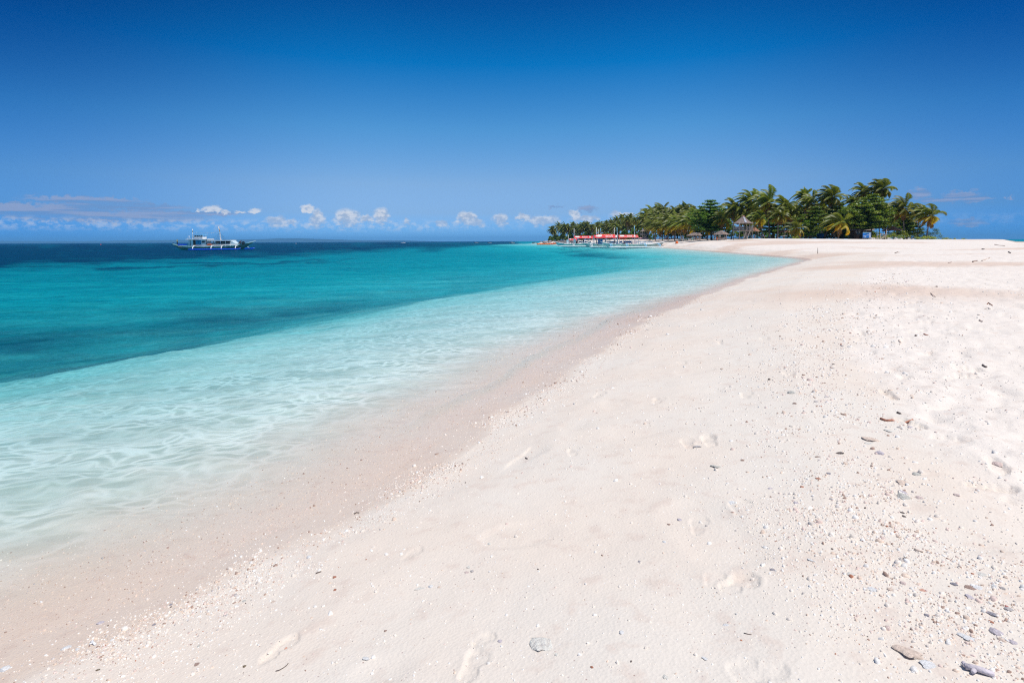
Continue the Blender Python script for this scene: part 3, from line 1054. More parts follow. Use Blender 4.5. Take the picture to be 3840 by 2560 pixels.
def build_plants():
    # ---- the named palms of the near grove, from the right
    palm(3488, 812, 138, 3474, CROWNS[5], 1.0, 'wind-swept coconut palm at the right end of the grove, fronds streaming left', spin=0)
    palm(3386, 784, 140, 3390, CROWNS[3], .95, 'tall palm with orange hanging frond behind the thatched shelter', spin=.1)
    palm(3448, 800, 150, 3440, CROWNS[1], .8, 'smaller palm half hidden behind the rightmost palm')
    palm(3308, 712, 146, 3262, CROWNS[1], .95, 'tallest palm of the grove, leaning right above the dense green tree', spin=0)
    palm(3243, 724, 150, 3235, CROWNS[0], .85, 'palm standing just left of the tallest palm')
    palm(3118, 742, 147, 3126, CROWNS[1], 1.05, 'tall dark palm with fronds blown left above the middle trees', spin=0)
    palm(3016, 740, 158, 3020, CROWNS[4], .8, 'slim palm with upright tuft left of the tall dark palm')
    palm(3042, 768, 150, 3040, CROWNS[3], .9, 'green palm with spreading fronds in the middle of the grove')
    palm(3150, 838, 136, 3143, YOUNG[1], 1.0, 'short palm in front of the grove with long yellow fronds reaching left', spin=0)
    palm(2988, 858, 137, 3006, YOUNG[0], .8, 'low palm whose trunk lies along the sand before rising', bend=-.5)
    palm(2920, 812, 148, 2916, CROWNS[2], .85, 'palm with a pale straight trunk right of the lookout hut')
    palm(2944, 776, 156, 2940, CROWNS[0], .95, 'dense palm standing behind the pale straight trunk')
    palm(2878, 765, 160, 2884, CROWNS[3], 1.25, 'large full palm rising behind the lookout hut', spin=0)
    palm(2816, 757, 168, 2812, CROWNS[1], 1.15, 'tall palm rising straight above the lookout hut roof')
    palm(2758, 790, 168, 2742, CROWNS[0], 1.1, 'palm with bare brown trunk left of the lookout hut')
    palm(2850, 822, 157, 2860, CROWNS[5], .9, 'drooping palm with a yellow frond right behind the lookout hut')
    palm(2712, 826, 172, 2722, YOUNG[1], 1.0, 'low palm with yellow fronds above the thatched cottage')
    palm(2653, 850, 180, 2654, YOUNG[0], 1.05, 'small upright palm alone at the front of the beach')
    palm(2790, 815, 166, 2795, CROWNS[2], .9, 'palm with bright fronds directly behind the hut roof')
    palm(2965, 800, 152, 2965, CROWNS[2], .9, 'palm with light fronds between the middle trees')
    palm(3085, 790, 156, 3080, CROWNS[4], .9, 'dark palm behind the wide almond tree')
    palm(3200, 760, 156, 3205, CROWNS[2], .8, 'palm peeping over the trees left of the dense green tree')
    # ---- the drooping golden row left of the big almond tree
    gl = 'coconut palms with golden fronds lining the beach behind the boats'
    for i, (px, py, d, s, c) in enumerate([(2452, 848, 250, 1.2, 1), (2478, 852, 238, 1.25, 1), (2500, 846, 232, 1.3, 0), (2524, 848, 222, 1.2, 1),
                                           (2548, 842, 214, 1.3, 1), (2572, 842, 206, 1.25, 1), (2596, 836, 200, 1.2, 0), (2434, 848, 268, 1.2, 2)]):
        palm(px, py, d, px + 6, YOUNG[c], s, 'palm with drooping golden fronds low over the beach behind the boats', gl)
    # ---- mass behind it
    gm = 'coconut palms of the crowded grove behind the golden row'
    lm = 'dark green coconut palm in the crowded grove behind the golden row'
    for (px, py) in [(2443, 806), (2463, 812), (2483, 796), (2498, 812), (2508, 805), (2524, 812), (2533, 803), (2547, 808), (2562, 795), (2578, 806), (2592, 800),
                     (2430, 822), (2452, 828), (2472, 830), (2492, 828), (2512, 830), (2532, 826), (2552, 826), (2572, 824), (2590, 822), (2608, 815), (2625, 810)]:
        d = tree_depth(px) + (38 if py < 815 else 18) + random.uniform(-5, 8)
        palm(px, py, d, None, random.choice(CROWNS[:5]), random.uniform(1.1, 1.35) * d / 245, lm, gm)
    # ---- far row on the point
    gf = 'tall coconut palms in the far row on the point'
    lf = 'tall slender coconut palm in the far row behind the moored boats'
    far = [(2071, 864), (2095, 849), (2107, 860), (2119, 853), (2129, 854), (2148, 848), (2160, 860), (2171, 852), (2181, 856), (2188, 848), (2202, 848), (2212, 858), (2221, 851),
           (2232, 860), (2240, 848), (2252, 842), (2263, 856), (2274, 844), (2283, 852), (2293, 834), (2303, 848), (2312, 828), (2322, 842), (2333, 820), (2345, 838),
           (2352, 826), (2364, 815), (2372, 838), (2381, 828), (2392, 842), (2402, 820), (2412, 832), (2420, 826), (2390, 855), (2365, 855), (2340, 858), (2430, 838), (2080, 872), (2112, 868), (2136, 866), (2154, 868), (2175, 866), (2195, 862), (2208, 866),
           (2226, 864), (2246, 862), (2268, 864), (2288, 862), (2298, 858), (2318, 858), (2328, 852), (2352, 850), (2400, 850), (2415, 846), (2358, 836), (2340, 830)]
    for (px, py) in far:
        d = tree_depth(px) + random.uniform(-6, 30)
        palm(px, py, d, px + random.uniform(-2, 4), random.choice(UPCROWN), random.uniform(1.0, 1.25) * d / 430, lf, gf)
    # ---- back fill so the grove is deep
    gb = 'palms filling the back of the grove'
    for i in range(26):
        px = 2640 + i * 31 + random.uniform(-10, 10)
        if px > 3430: break
        d = tree_depth(px) + random.uniform(18, 34)
        py = float(np.interp(px, [2640, 2740, 2860, 3100, 3300, 3430], [822, 815, 800, 800, 790, 830])) + random.uniform(0, 18)
        palm(px, py, d, None, random.choice(CROWNS), random.uniform(.9, 1.1), 'palm in the shaded back of the grove behind the huts', gb)

    # ---- broadleaf trees
    pagoda_tree(2574, 2752, 748, 177, 3, 'big sea almond tree with flat tiers of bright leaves left of the lookout hut', 2668, G_DARK, 10, leaf=.27, dense=1.25)
    pagoda_tree(2998, 3125, 776, 144, 4, 'wide low almond tree right of the low leaning palm', 3018, G_DARK + G_YEL[:1], 7)
    pagoda_tree(3085, 3205, 760, 147, 5, 'almond tree behind the short front palm', 3090, G_DARK, 8)
    pagoda_tree(3165, 3378, 726, 142, 6, 'largest dense green tree under the tallest palm, leaves touched with yellow', 3225, G_DARK + G_YEL[:2], 11, dense=1.3)
    pagoda_tree(3010, 3040, 830, 143, 7, 'young tree with thin leaning trunk beside the wide almond tree', 3040, G_DARK, 4)
    pagoda_tree(2830, 2960, 790, 172, 8, 'shaded broadleaf tree deep behind the palms right of the hut', 2900, G_DARK, 7)
    pagoda_tree(2770, 2850, 820, 176, 9, 'shaded broadleaf tree deep behind the lookout hut', 2812, G_DARK, 6)
    pagoda_tree(3060, 3260, 800, 168, 10, 'dark broadleaf tree at the back of the grove behind the signboard', 3160, G_DARK, 7)
    pagoda_tree(3330, 3450, 815, 152, 12, 'dark broadleaf tree at the back right of the grove', 3400, G_DARK, 6)
    pagoda_tree(2480, 2600, 840, 262, 13, 'dark broadleaf tree behind the golden palms', 2540, G_DARK, 6, leaf=.34)

    # ---- beach shrubs on the right
    bush(3255, 3325, 866, 137, 21, 'leafy beach shrub behind the blue signboard, left of the wooden frame', cols=G_YEL)
    bush(3318, 3388, 872, 137, 22, 'low leafy hedge above the white rocks, right of the wooden frame', cols=G_YEL + G_DARK[2:])
    bush(3372, 3440, 862, 138, 23, 'beach shrub right of the thatched shelter', cols=G_YEL)
    bush(3425, 3480, 852, 139, 24, 'beach shrub at the foot of the rightmost palm', cols=G_YEL + G_DARK[1:])
    bush(3462, 3524, 856, 139, 25, 'round dark green bush at the right end of the grove', cols=G_DARK + G_DARK + G_YEL[:1])
    bush(3436, 3510, 884, 134, 26, 'low bright green ground plant in front of the round bush', cols=G_YEL, leaf=.10)
    bush(3526, 3562, 891, 134, 27, 'low green tuft on the sand just right of the grove', cols=G_YEL, leaf=.08, n=26)
    bush(3578, 3588, 893, 128, 28, 'tiny green tuft on the bare sand ridge, the nearer to the grove', 'beach_plant', 'plant', G_YEL, leaf=.06, n=8, dy=.4)
    bush(3609, 3620, 893, 126, 29, 'tiny pale tuft furthest right on the sand ridge', 'beach_plant', 'plant', G_YEL, leaf=.06, n=8, dy=.4)
    bush(3286, 3302, 880, 134, 30, 'spiky yellow-green plant beside the wooden frame', 'beach_plant', 'plant', G_YEL, leaf=.09, n=10, dy=.5)
    bush(3030, 3060, 868, 150, 31, 'bright shrub between the almond trunks', cols=G_YEL)
    bush(2975, 3000, 884, 141, 32, 'yellow-green shrub beside the lying trunk', cols=G_YEL, n=14)
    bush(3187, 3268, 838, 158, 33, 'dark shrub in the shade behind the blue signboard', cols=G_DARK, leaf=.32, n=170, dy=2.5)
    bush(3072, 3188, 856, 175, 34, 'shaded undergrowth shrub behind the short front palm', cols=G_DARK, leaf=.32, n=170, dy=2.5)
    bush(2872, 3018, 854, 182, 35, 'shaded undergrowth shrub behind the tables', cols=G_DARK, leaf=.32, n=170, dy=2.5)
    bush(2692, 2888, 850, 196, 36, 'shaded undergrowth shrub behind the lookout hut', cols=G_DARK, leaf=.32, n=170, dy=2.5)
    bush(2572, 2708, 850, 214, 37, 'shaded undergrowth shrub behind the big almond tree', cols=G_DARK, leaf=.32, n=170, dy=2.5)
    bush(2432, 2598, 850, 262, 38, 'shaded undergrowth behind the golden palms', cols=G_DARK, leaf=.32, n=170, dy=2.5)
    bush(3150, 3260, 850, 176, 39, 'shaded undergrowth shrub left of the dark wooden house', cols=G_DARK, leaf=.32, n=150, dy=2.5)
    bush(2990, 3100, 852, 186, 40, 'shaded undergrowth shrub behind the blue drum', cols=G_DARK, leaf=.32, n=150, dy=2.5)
    # ---- shrubs of the point
    gs = 'round green shrubs covering the point below the far palms'
    for i, (a, b, t) in enumerate([(2056, 2100, 880), (2085, 2130, 876), (2118, 2160, 873), (2150, 2190, 870), (2180, 2225, 869), (2215, 2260, 872),
                                   (2250, 2290, 870), (2285, 2330, 866), (2320, 2365, 864), (2355, 2400, 862), (2392, 2430, 858)]):
        d = tree_depth((a + b) / 2) - 8
        bush(a, b, t, d, 50 + i, 'rounded green shrub on the point between the grey rocks and the far palms', cols=G_DARK[1:] + G_YEL[:1], group=gs, leaf=.5, n=260, dy=5)


build_plants()
# ------------------------------------------------------------------ paints
WHITE = M('white_paint', (.86, .86, .85), .45, .06, 1.5, dirt=(.55, .52, .46))
CREAM = M('weathered_wood', (.42, .36, .31), .85, .25, 4.0)
GREYHULL = M('grey_green_hull', (.56, .64, .60), .5, .12, 1.0)
SKYBLUE = M('light_blue_paint', (.28, .62, .86), .45, .08)
BLUE = M('blue_paint', (.02, .16, .42), .45, .12)
TEALP = M('teal_panel', (.03, .32, .55), .5, .25, 2.5)
DEEPBLUE = M('float_blue', (.015, .10, .80), .35, .1)
DARKHULL = M('dark_grey_hull', (.16, .20, .20), .5, .25, .7)
RED = M('red_canvas', (.78, .035, .05), .7, .12, 1.2)
ORANGERED = M('orange_canvas', (.85, .12, .04), .7, .12, 1.2)
PALERED = M('faded_red_canvas', (.80, .13, .12), .7, .12, 1.2)
PRINT = M('white_print', (.85, .80, .76), .7, .05)
BLACK = M('dark_rubber', (.02, .02, .022), .7, .2)
DARKWOOD = M('dark_wood', (.10, .065, .05), .8, .25, 5)
THATCH = M('grey_thatch', (.31, .24, .21), .95, .28, 7.0, bump=.03)
BROWNTHATCH = M('brown_thatch', (.40, .20, .13), .95, .28, 7.0, bump=.03)
BAMBOO = M('pale_bamboo', (.50, .40, .34), .7, .22, 6)
GREENP = M('green_plastic', (.02, .30, .22), .4, .08)
PALEGREEN = M('pale_green_plastic', (.30, .62, .55), .4, .08)
GLASS = M('dark_glass', (.02, .03, .04), .1, .1, spec=.6)
SKIN = M('brown_skin', (.36, .20, .13), .55, .08)
HAIR = M('black_hair', (.012, .01, .01), .6, .2)
ORANGE = M('orange_plastic', (.90, .17, .02), .45, .1)
GREYROCK = M('grey_rock', (.34, .30, .28), .9, .3, 1.5, bump=.05)
WHITEROCK = M('white_rock', (.66, .61, .56), .9, .2, 2.0, bump=.05)


def cloth(name, c):
    return M('cloth_' + name, c, .85, .12, 8)


# ------------------------------------------------------------------ people
def person(loc, rz, pose, shirt, legs, label, hat=None, group=None, short=True, h=1.66):
    t = thing('person', loc, rz, label, 'person', group)
    k = h / 1.7
    if pose == 'sit':
        J = dict(pel=(0, 0, .47), ch=(0, .03, .80), nk=(0, .03, 1.02), hd=(0, .0, 1.16), top=(0, .0, 1.27),
                 sL=(.17, .03, .96), eL=(.22, -.08, .72), hL=(.16, -.28, .60), sR=(-.17, .03, .96), eR=(-.22, -.06, .72), hR=(-.14, -.28, .60),
                 pL=(.09, -.02, .46), kL=(.11, -.42, .48), aL=(.11, -.44, .07), tL=(.12, -.60, .03), pR=(-.09, -.02, .46), kR=(-.11, -.42, .48), aR=(-.11, -.46, .07), tR=(-.12, -.62, .03))
    elif pose == 'bend':
        J = dict(pel=(0, 0, .86), ch=(-.22, -.02, 1.02), nk=(-.42, -.02, 1.06), hd=(-.52, -.02, 1.10), top=(-.62, -.02, 1.12),
                 sL=(-.36, .15, 1.02), eL=(-.40, .17, .76), hL=(-.42, .12, .52), sR=(-.36, -.18, 1.02), eR=(-.38, -.2, .78), hR=(-.40, -.15, .54),
                 pL=(0, .09, .84), kL=(-.08, .1, .47), aL=(0, .1, .08), tL=(-.15, .1, .03), pR=(.02, -.09, .84), kR=(-.02, -.1, .47), aR=(.12, -.1, .08), tR=(-.02, -.1, .03))
    else:
        st = .14 if pose == 'walk' else .02
        up = pose == 'raise'
        J = dict(pel=(0, 0, .92), ch=(0, .01, 1.22), nk=(0, .01, 1.45), hd=(0, -.01, 1.58), top=(0, -.01, 1.69),
                 sL=(.18, .01, 1.38), eL=(.24, .02, 1.10), hL=(.25, -.08, .86), sR=(-.18, .01, 1.38),
                 eR=(-.30, -.10, 1.20) if up else (-.24, .02, 1.10), hR=(-.34, -.26, 1.42) if up else (-.25, -.06, .86),
                 pL=(.09, 0, .90), kL=(.10, -st, .50), aL=(.10, st * .5, .08), tL=(.11, st * .5 - .14, .03), pR=(-.09, 0, .90), kR=(-.10, st, .50), aR=(-.10, st * 1.2, .08), tR=(-.11, st * 1.2 - .14, .03))
    P = {a: Vector(b) * k for a, b in J.items()}
    names = ['pel', 'ch', 'nk', 'hd', 'top', 'sL', 'eL', 'hL', 'sR', 'eR', 'hR', 'pL', 'kL', 'aL', 'tL', 'pR', 'kR', 'aR', 'tR']
    rad = dict(pel=.13, ch=.14, nk=.055, hd=.088, top=.06, sL=.06, eL=.042, hL=.03, sR=.06, eR=.042, hR=.03, pL=.09, kL=.058, aL=.038, tL=.03, pR=.09, kR=.058, aR=.038, tR=.03)
    E = [('pel', 'ch'), ('ch', 'nk'), ('nk', 'hd'), ('hd', 'top'), ('ch', 'sL'), ('sL', 'eL'), ('eL', 'hL'), ('ch', 'sR'), ('sR', 'eR'), ('eR', 'hR'),
         ('pel', 'pL'), ('pL', 'kL'), ('kL', 'aL'), ('aL', 'tL'), ('pel', 'pR'), ('pR', 'kR'), ('kR', 'aR'), ('aR', 'tR')]
    vs = [P[n] for n in names]; rs = [rad[n] * k for n in names]
    es = [(names.index(a), names.index(b)) for a, b in E]
    for hnd, elb, sg in (('hL', 'eL', 1), ('hR', 'eR', -1)):
        d = (P[hnd] - P[elb]).normalized(); side = d.orthogonal().normalized()
        b = names.index(hnd)
        for q, (o, ln) in enumerate([(-.032, .085), (-.011, .1), (.011, .095), (.032, .075)]):
            vs.append(P[hnd] + d * .08 + side * o); rs.append(.011); es.append((b, len(vs) - 1))
            vs.append(P[hnd] + d * (.08 + ln * .8) + side * o + Vector((0, -.02, 0))); rs.append(.008); es.append((len(vs) - 2, len(vs) - 1))
        vs.append(P[hnd] + d * .03 + side * .055); rs.append(.011); es.append((b, len(vs) - 1))
    me = bpy.data.meshes.new('body')
    me.from_pydata(vs, es, [])
    me.materials.append(SKIN)
    o = bpy.data.objects.new('body', me); col.objects.link(o); o.parent = t
    o.modifiers.new('Skin', 'SKIN')
    if not me.skin_vertices: me.skin_vertices.new()
    for i, r in enumerate(rs):
        me.skin_vertices[0].data[i].radius = (r, r)
    me.skin_vertices[0].data[0].use_root = True
    o.modifiers['Skin'].use_smooth_shade = True
    sb = o.modifiers.new('Subd', 'SUBSURF'); sb.levels = 1; sb.render_levels = 1
    s = MB()
    s.tube([P['pel'] - (P['ch'] - P['pel']) * .12, P['pel'].lerp(P['ch'], .5), P['ch'], P['ch'].lerp(P['nk'], .55), P['nk'].lerp(P['ch'], .15)],
           [.165 * k, .165 * k, .185 * k, .16 * k, .07 * k], 10)
    for a, b in (('sL', 'eL'), ('sR', 'eR')):
        s.tube([P['ch'].lerp(P[a], .35), P[a], P[a].lerp(P[b], .6)], [.10 * k, .085 * k, .07 * k], 8)
    s.build('shirt', shirt, t)
    q = MB()
    q.tube([P['pel'] + (P['ch'] - P['pel']) * .05, P['pel'] - Vector((0, 0, .05 * k))], [.17 * k, .16 * k], 10)
    for a, b, c in (('pL', 'kL', 'aL'), ('pR', 'kR', 'aR')):
        pts = [P['pel'].lerp(P[a], .6), P[a].lerp(P[b], .2), P[a].lerp(P[b], .85)]
        r = [.12 * k, .115 * k, .085 * k]
        if not short:
            pts += [P[b], P[b].lerp(P[c], .9)]; r = [.12 * k, .115 * k, .085 * k, .08 * k, .06 * k]
        q.tube(pts, r, 8)
    q.build('shorts' if short else 'trousers', legs, t)
    hm = MB(); hd = P['hd']; tp = (P['top'] - P['hd']).normalized()
    if hat:
        hm.tube([hd + tp * .02, hd + tp * .03, hd + tp * .05, hd + tp * .13], [.2, .2, .11, .08], 12)
        hm.build('hat', hat, t)
    else:
        hm.tube([hd - tp * .03 + Vector((0, .03, 0)), hd + tp * .05 + Vector((0, .015, 0)), hd + tp * .12], [.105 * k, .108 * k, .06 * k], 10)
        hm.build('hair', HAIR, t)
    return t


# ------------------------------------------------------------------ outrigger boats
def hull_mb(L, beam, z0, sheer, keel=-.45, flip=1, fine=3.0, bow_rise=1.0):
    secs = []
    for i in range(25):
        u = -1 + 2 * i / 24
        w = beam * max(.03, 1 - abs(u) ** fine)
        zd = z0 + sheer * abs(u) ** 2.6 * (bow_rise if u > 0 else .8)
        zk = keel + (zd - keel - .12) * abs(u) ** 6
        x = u * L / 2 * flip
        m = zk + (zd - zk) * .45
        secs.append([(x, -w, zd), (x, -w * .86, m), (x, -w * .3, zk), (x, w * .3, zk), (x, w * .86, m), (x, w, zd)])
    return MB().loft(secs, smooth=False), secs


def canopy_prints(par, xa, xb, ze, zt, hw, style):
    """ovals, marks and a flared bar printed on both slopes of the awning"""
    mb = MB()
    L = xb - xa

    def pt(x, f, side):
        # point on the slope: f 0 at the eave, 1 at the ridge
        y = hw * (1 - f); z = ze + (zt - ze) * (1 - (1 - f) ** 2)
        n = Vector((0, side * (zt - ze), hw)).normalized() * .02
        return Vector((x, side * y, z)) + n + Vector((0, side * .012, .0))
    for side in (-1, 1):
        cx = xa + L * .17
        ring = [pt(cx + L * .12 * math.cos(a), .42 + .24 * math.sin(a), side) for a in [k * math.pi / 8 for k in range(16)]]
        mb.add(ring, [tuple(range(16))])
        mb.build('printed_oval', PRINT, par); mb = MB()
        for k in range(5):
            x = xa + L * (.42 + .055 * k)
            h = .30 if k % 2 else .44
            mb.add([pt(x, .16, side), pt(x + L * .040, .16, side), pt(x + L * .028, .16 + h * .5, side), pt(x + L * .034, .16 + h, side), pt(x + L * .006, .16 + h, side), pt(x + L * .010, .16 + h * .5, side)],
                   [(0, 1, 2, 3, 4, 5)])
            mb.build('printed_mark', PRINT, par); mb = MB()
        x = xa + L * .82
        w = L * .07
        mb.add([pt(x - w, .14, side), pt(x + w, .14, side), pt(x + w * .35, .28, side), pt(x + w * .3, .5, side), pt(x + w * .9, .66, side), pt(x - w * .9, .66, side), pt(x - w * .3, .5, side), pt(x - w * .35, .28, side)],
               [(0, 1, 2, 7), (2, 3, 6, 7), (3, 4, 5, 6)])
        mb.build('printed_emblem', PRINT, par); mb = MB()


def bangka(cpx, D, L, flip, label, canopy=None, can_mat=None, masts=(), arms=(), arm_mat=None, hull_mat=None, rail=None, box=None, tarp=None,
           end_panel=None, group='outrigger tour boats moored off the beach', rz=0.0, stripe=True, z0=.95, fl=None):
    p = V(cpx, 900, D)
    t = thing('outrigger_boat', (p.x, p.y, 0), rz, label, 'boat', group)
    hm, secs = hull_mb(L, .85, z0, .85, flip=flip)
    hm.build('hull', hull_mat or GREYHULL, t)
    g = MB()
    for sd in (0, 5):
        g.tube([s[sd] for s in secs], .14, 5)
    for sx in (-1, 1):
        e = Vector(secs[0 if sx < 0 else -1][0])
        g.tube([e + Vector((0, .03, 0)), e + Vector((sx * flip * .9, .03, .38))], [.09, .04], 5)
    g.build('gunwale', WHITE, t)
    dk = MB().box((0, 0, z0 + .10), (L * .62, 3.0, .10))
    dk.box((0, 0, z0 - .02), (L * .5, 1.2, .1))
    dk.build('deck', WHITE, t)
    for sd in (-1, 1):
        f0, f1 = fl or (-L * .42, L * .44)
        y = sd * 4.2
        f = MB().tube([(f0 * 1.0, y, .28), (f0 * .9, y, .14), (f1 * .92, y, .14), (f1, y, .34)], [.08, .18, .18, .07], 7)
        f.build('float', WHITE, t)
    for ax in arms:
        for sd in (-1, 1):
            a = MB()
            for off in (-.22, .22):
                a.tube([(ax + off, 0, z0 + .28), (ax + off, sd * 2.2, z0 + .34), (ax + off, sd * 3.6, z0 - .1), (ax + off, sd * 4.2, .2)], .10, 5)
            a.tube([(ax - .22, sd * 2.4, z0 + .3), (ax + .22, sd * 2.4, z0 + .3)], .05, 4)
            a.tube([(ax - .22, sd * 3.9, z0 - .4), (ax + .22, sd * 3.9, z0 - .4)], .05, 4)
            a.build('outrigger_arm', arm_mat or WHITE, t)
    zd = z0 + .15
    if canopy:
        xa, xb, ze, zt = canopy
        hw = 1.75
        secs2 = []
        for i in range(9):
            x = xa + (xb - xa) * i / 8
            sag = .05 * math.sin(i * 2.1) + .03
            top = [(x, hw * v, ze + (zt - ze) * (1 - v * v) - sag * (i % 2)) for v in (-1, -.75, -.5, -.25, 0, .25, .5, .75, 1)]
            bot = [(a, b, c - .04) for a, b, c in top[::-1]]
            secs2.append(top + bot)
        c = MB().loft(secs2, smooth=False).build('canopy', can_mat or RED, t)
        canopy_prints(c, min(xa, xb), max(xa, xb), ze, zt, hw, 0)
        n = max(3, int(abs(xb - xa) / 1.7))
        for i in range(n + 1):
            x = xa + (xb - xa) * (i + .02) / (n + .04)
            for sd in (-1, 1):
                MB().tube([(x, sd * 1.45, zd), (x + .05, sd * 1.6, ze + .05)], .05, 5).build('canopy_post', BAMBOO if i % 2 else WHITE, t)
    if tarp:
        xa, xb, ztop, zb = tarp
        rows = [[(xa + (xb - xa) * i / 8, 1.2 + .1 * math.sin(i * 2), ztop), (xa + (xb - xa) * i / 8, 1.3 + .15 * math.sin(i * 2.7), zb + .15 * math.sin(i * 1.9))] for i in range(9)]
        MB().loft([r + [(r[1][0], r[1][1] + .04, r[1][2]), (r[0][0], r[0][1] + .04, r[0][2])] for r in rows], smooth=False).build('tarpaulin', ORANGERED, t)
    for (mx, zt, tip, lean) in masts:
        m = MB().tube([(mx, .1, zd - .1), (mx + lean, .1, zt)], [.12, .07], 6).build('mast', WHITE, t)
        if tip:
            MB().tube([(mx + lean * .70, .1, zd + (zt - zd) * .70), (mx + lean * 1.02, .1, zt + .15)], [.095, .085], 6).build('mast_tip', SKYBLUE, m)
    if len(masts) > 1:
        a, b = masts[0], masts[-1]
        for (mx, zt, tip, lean), ex in ((a, -1), (b, 1)):
            MB().tube([(mx + lean, .1, zt - .4), (mx + ex * L * .22, .1, zd + .6)], .022, 4).build('stay_rope', CREAM, t)
    if rail:
        xa, xb, mat, h = rail
        for sd in (-1, 1):
            r = MB()
            for zz in (.35, .68, h):
                r.bar((xa, sd * 1.4, zd + zz), (xb, sd * 1.4, zd + zz), .05, .07)
            n = int(abs(xb - xa) / 1.0)
            for i in range(n + 1):
                x = xa + (xb - xa) * i / n
                r.bar((x, sd * 1.4, zd - .03), (x, sd * 1.4, zd + h), .06)
            r.build('railing', mat, t)
    for b in (box or []):
        x, y, sx, sy, sz, mat, nm = b
        bb = MB().box((x, y, zd + sz / 2), (sx, sy, sz)).box((x, y, zd + sz + .03), (sx + .12, sy + .12, .06))
        if nm == 'bench':
            bb = MB().box((x, y, zd + .42), (sx, sy, .07)).box((x, y + sy / 2, zd + .72), (sx, .06, .5))
            for ex in (-.45, .45):
                bb.box((x + sx * ex, y, zd + .2), (.08, sy * .9, .42))
        bb.build(nm, mat, t)
    return t, zd, p


def seat_on(t0, x, y, z, rz, *a, **k):
    loc = Matrix.Translation(t0.location) @ Matrix.Rotation(t0.rotation_euler.z, 4, 'Z') @ Vector((x, y, z))
    return person(loc, rz, *a, **k)


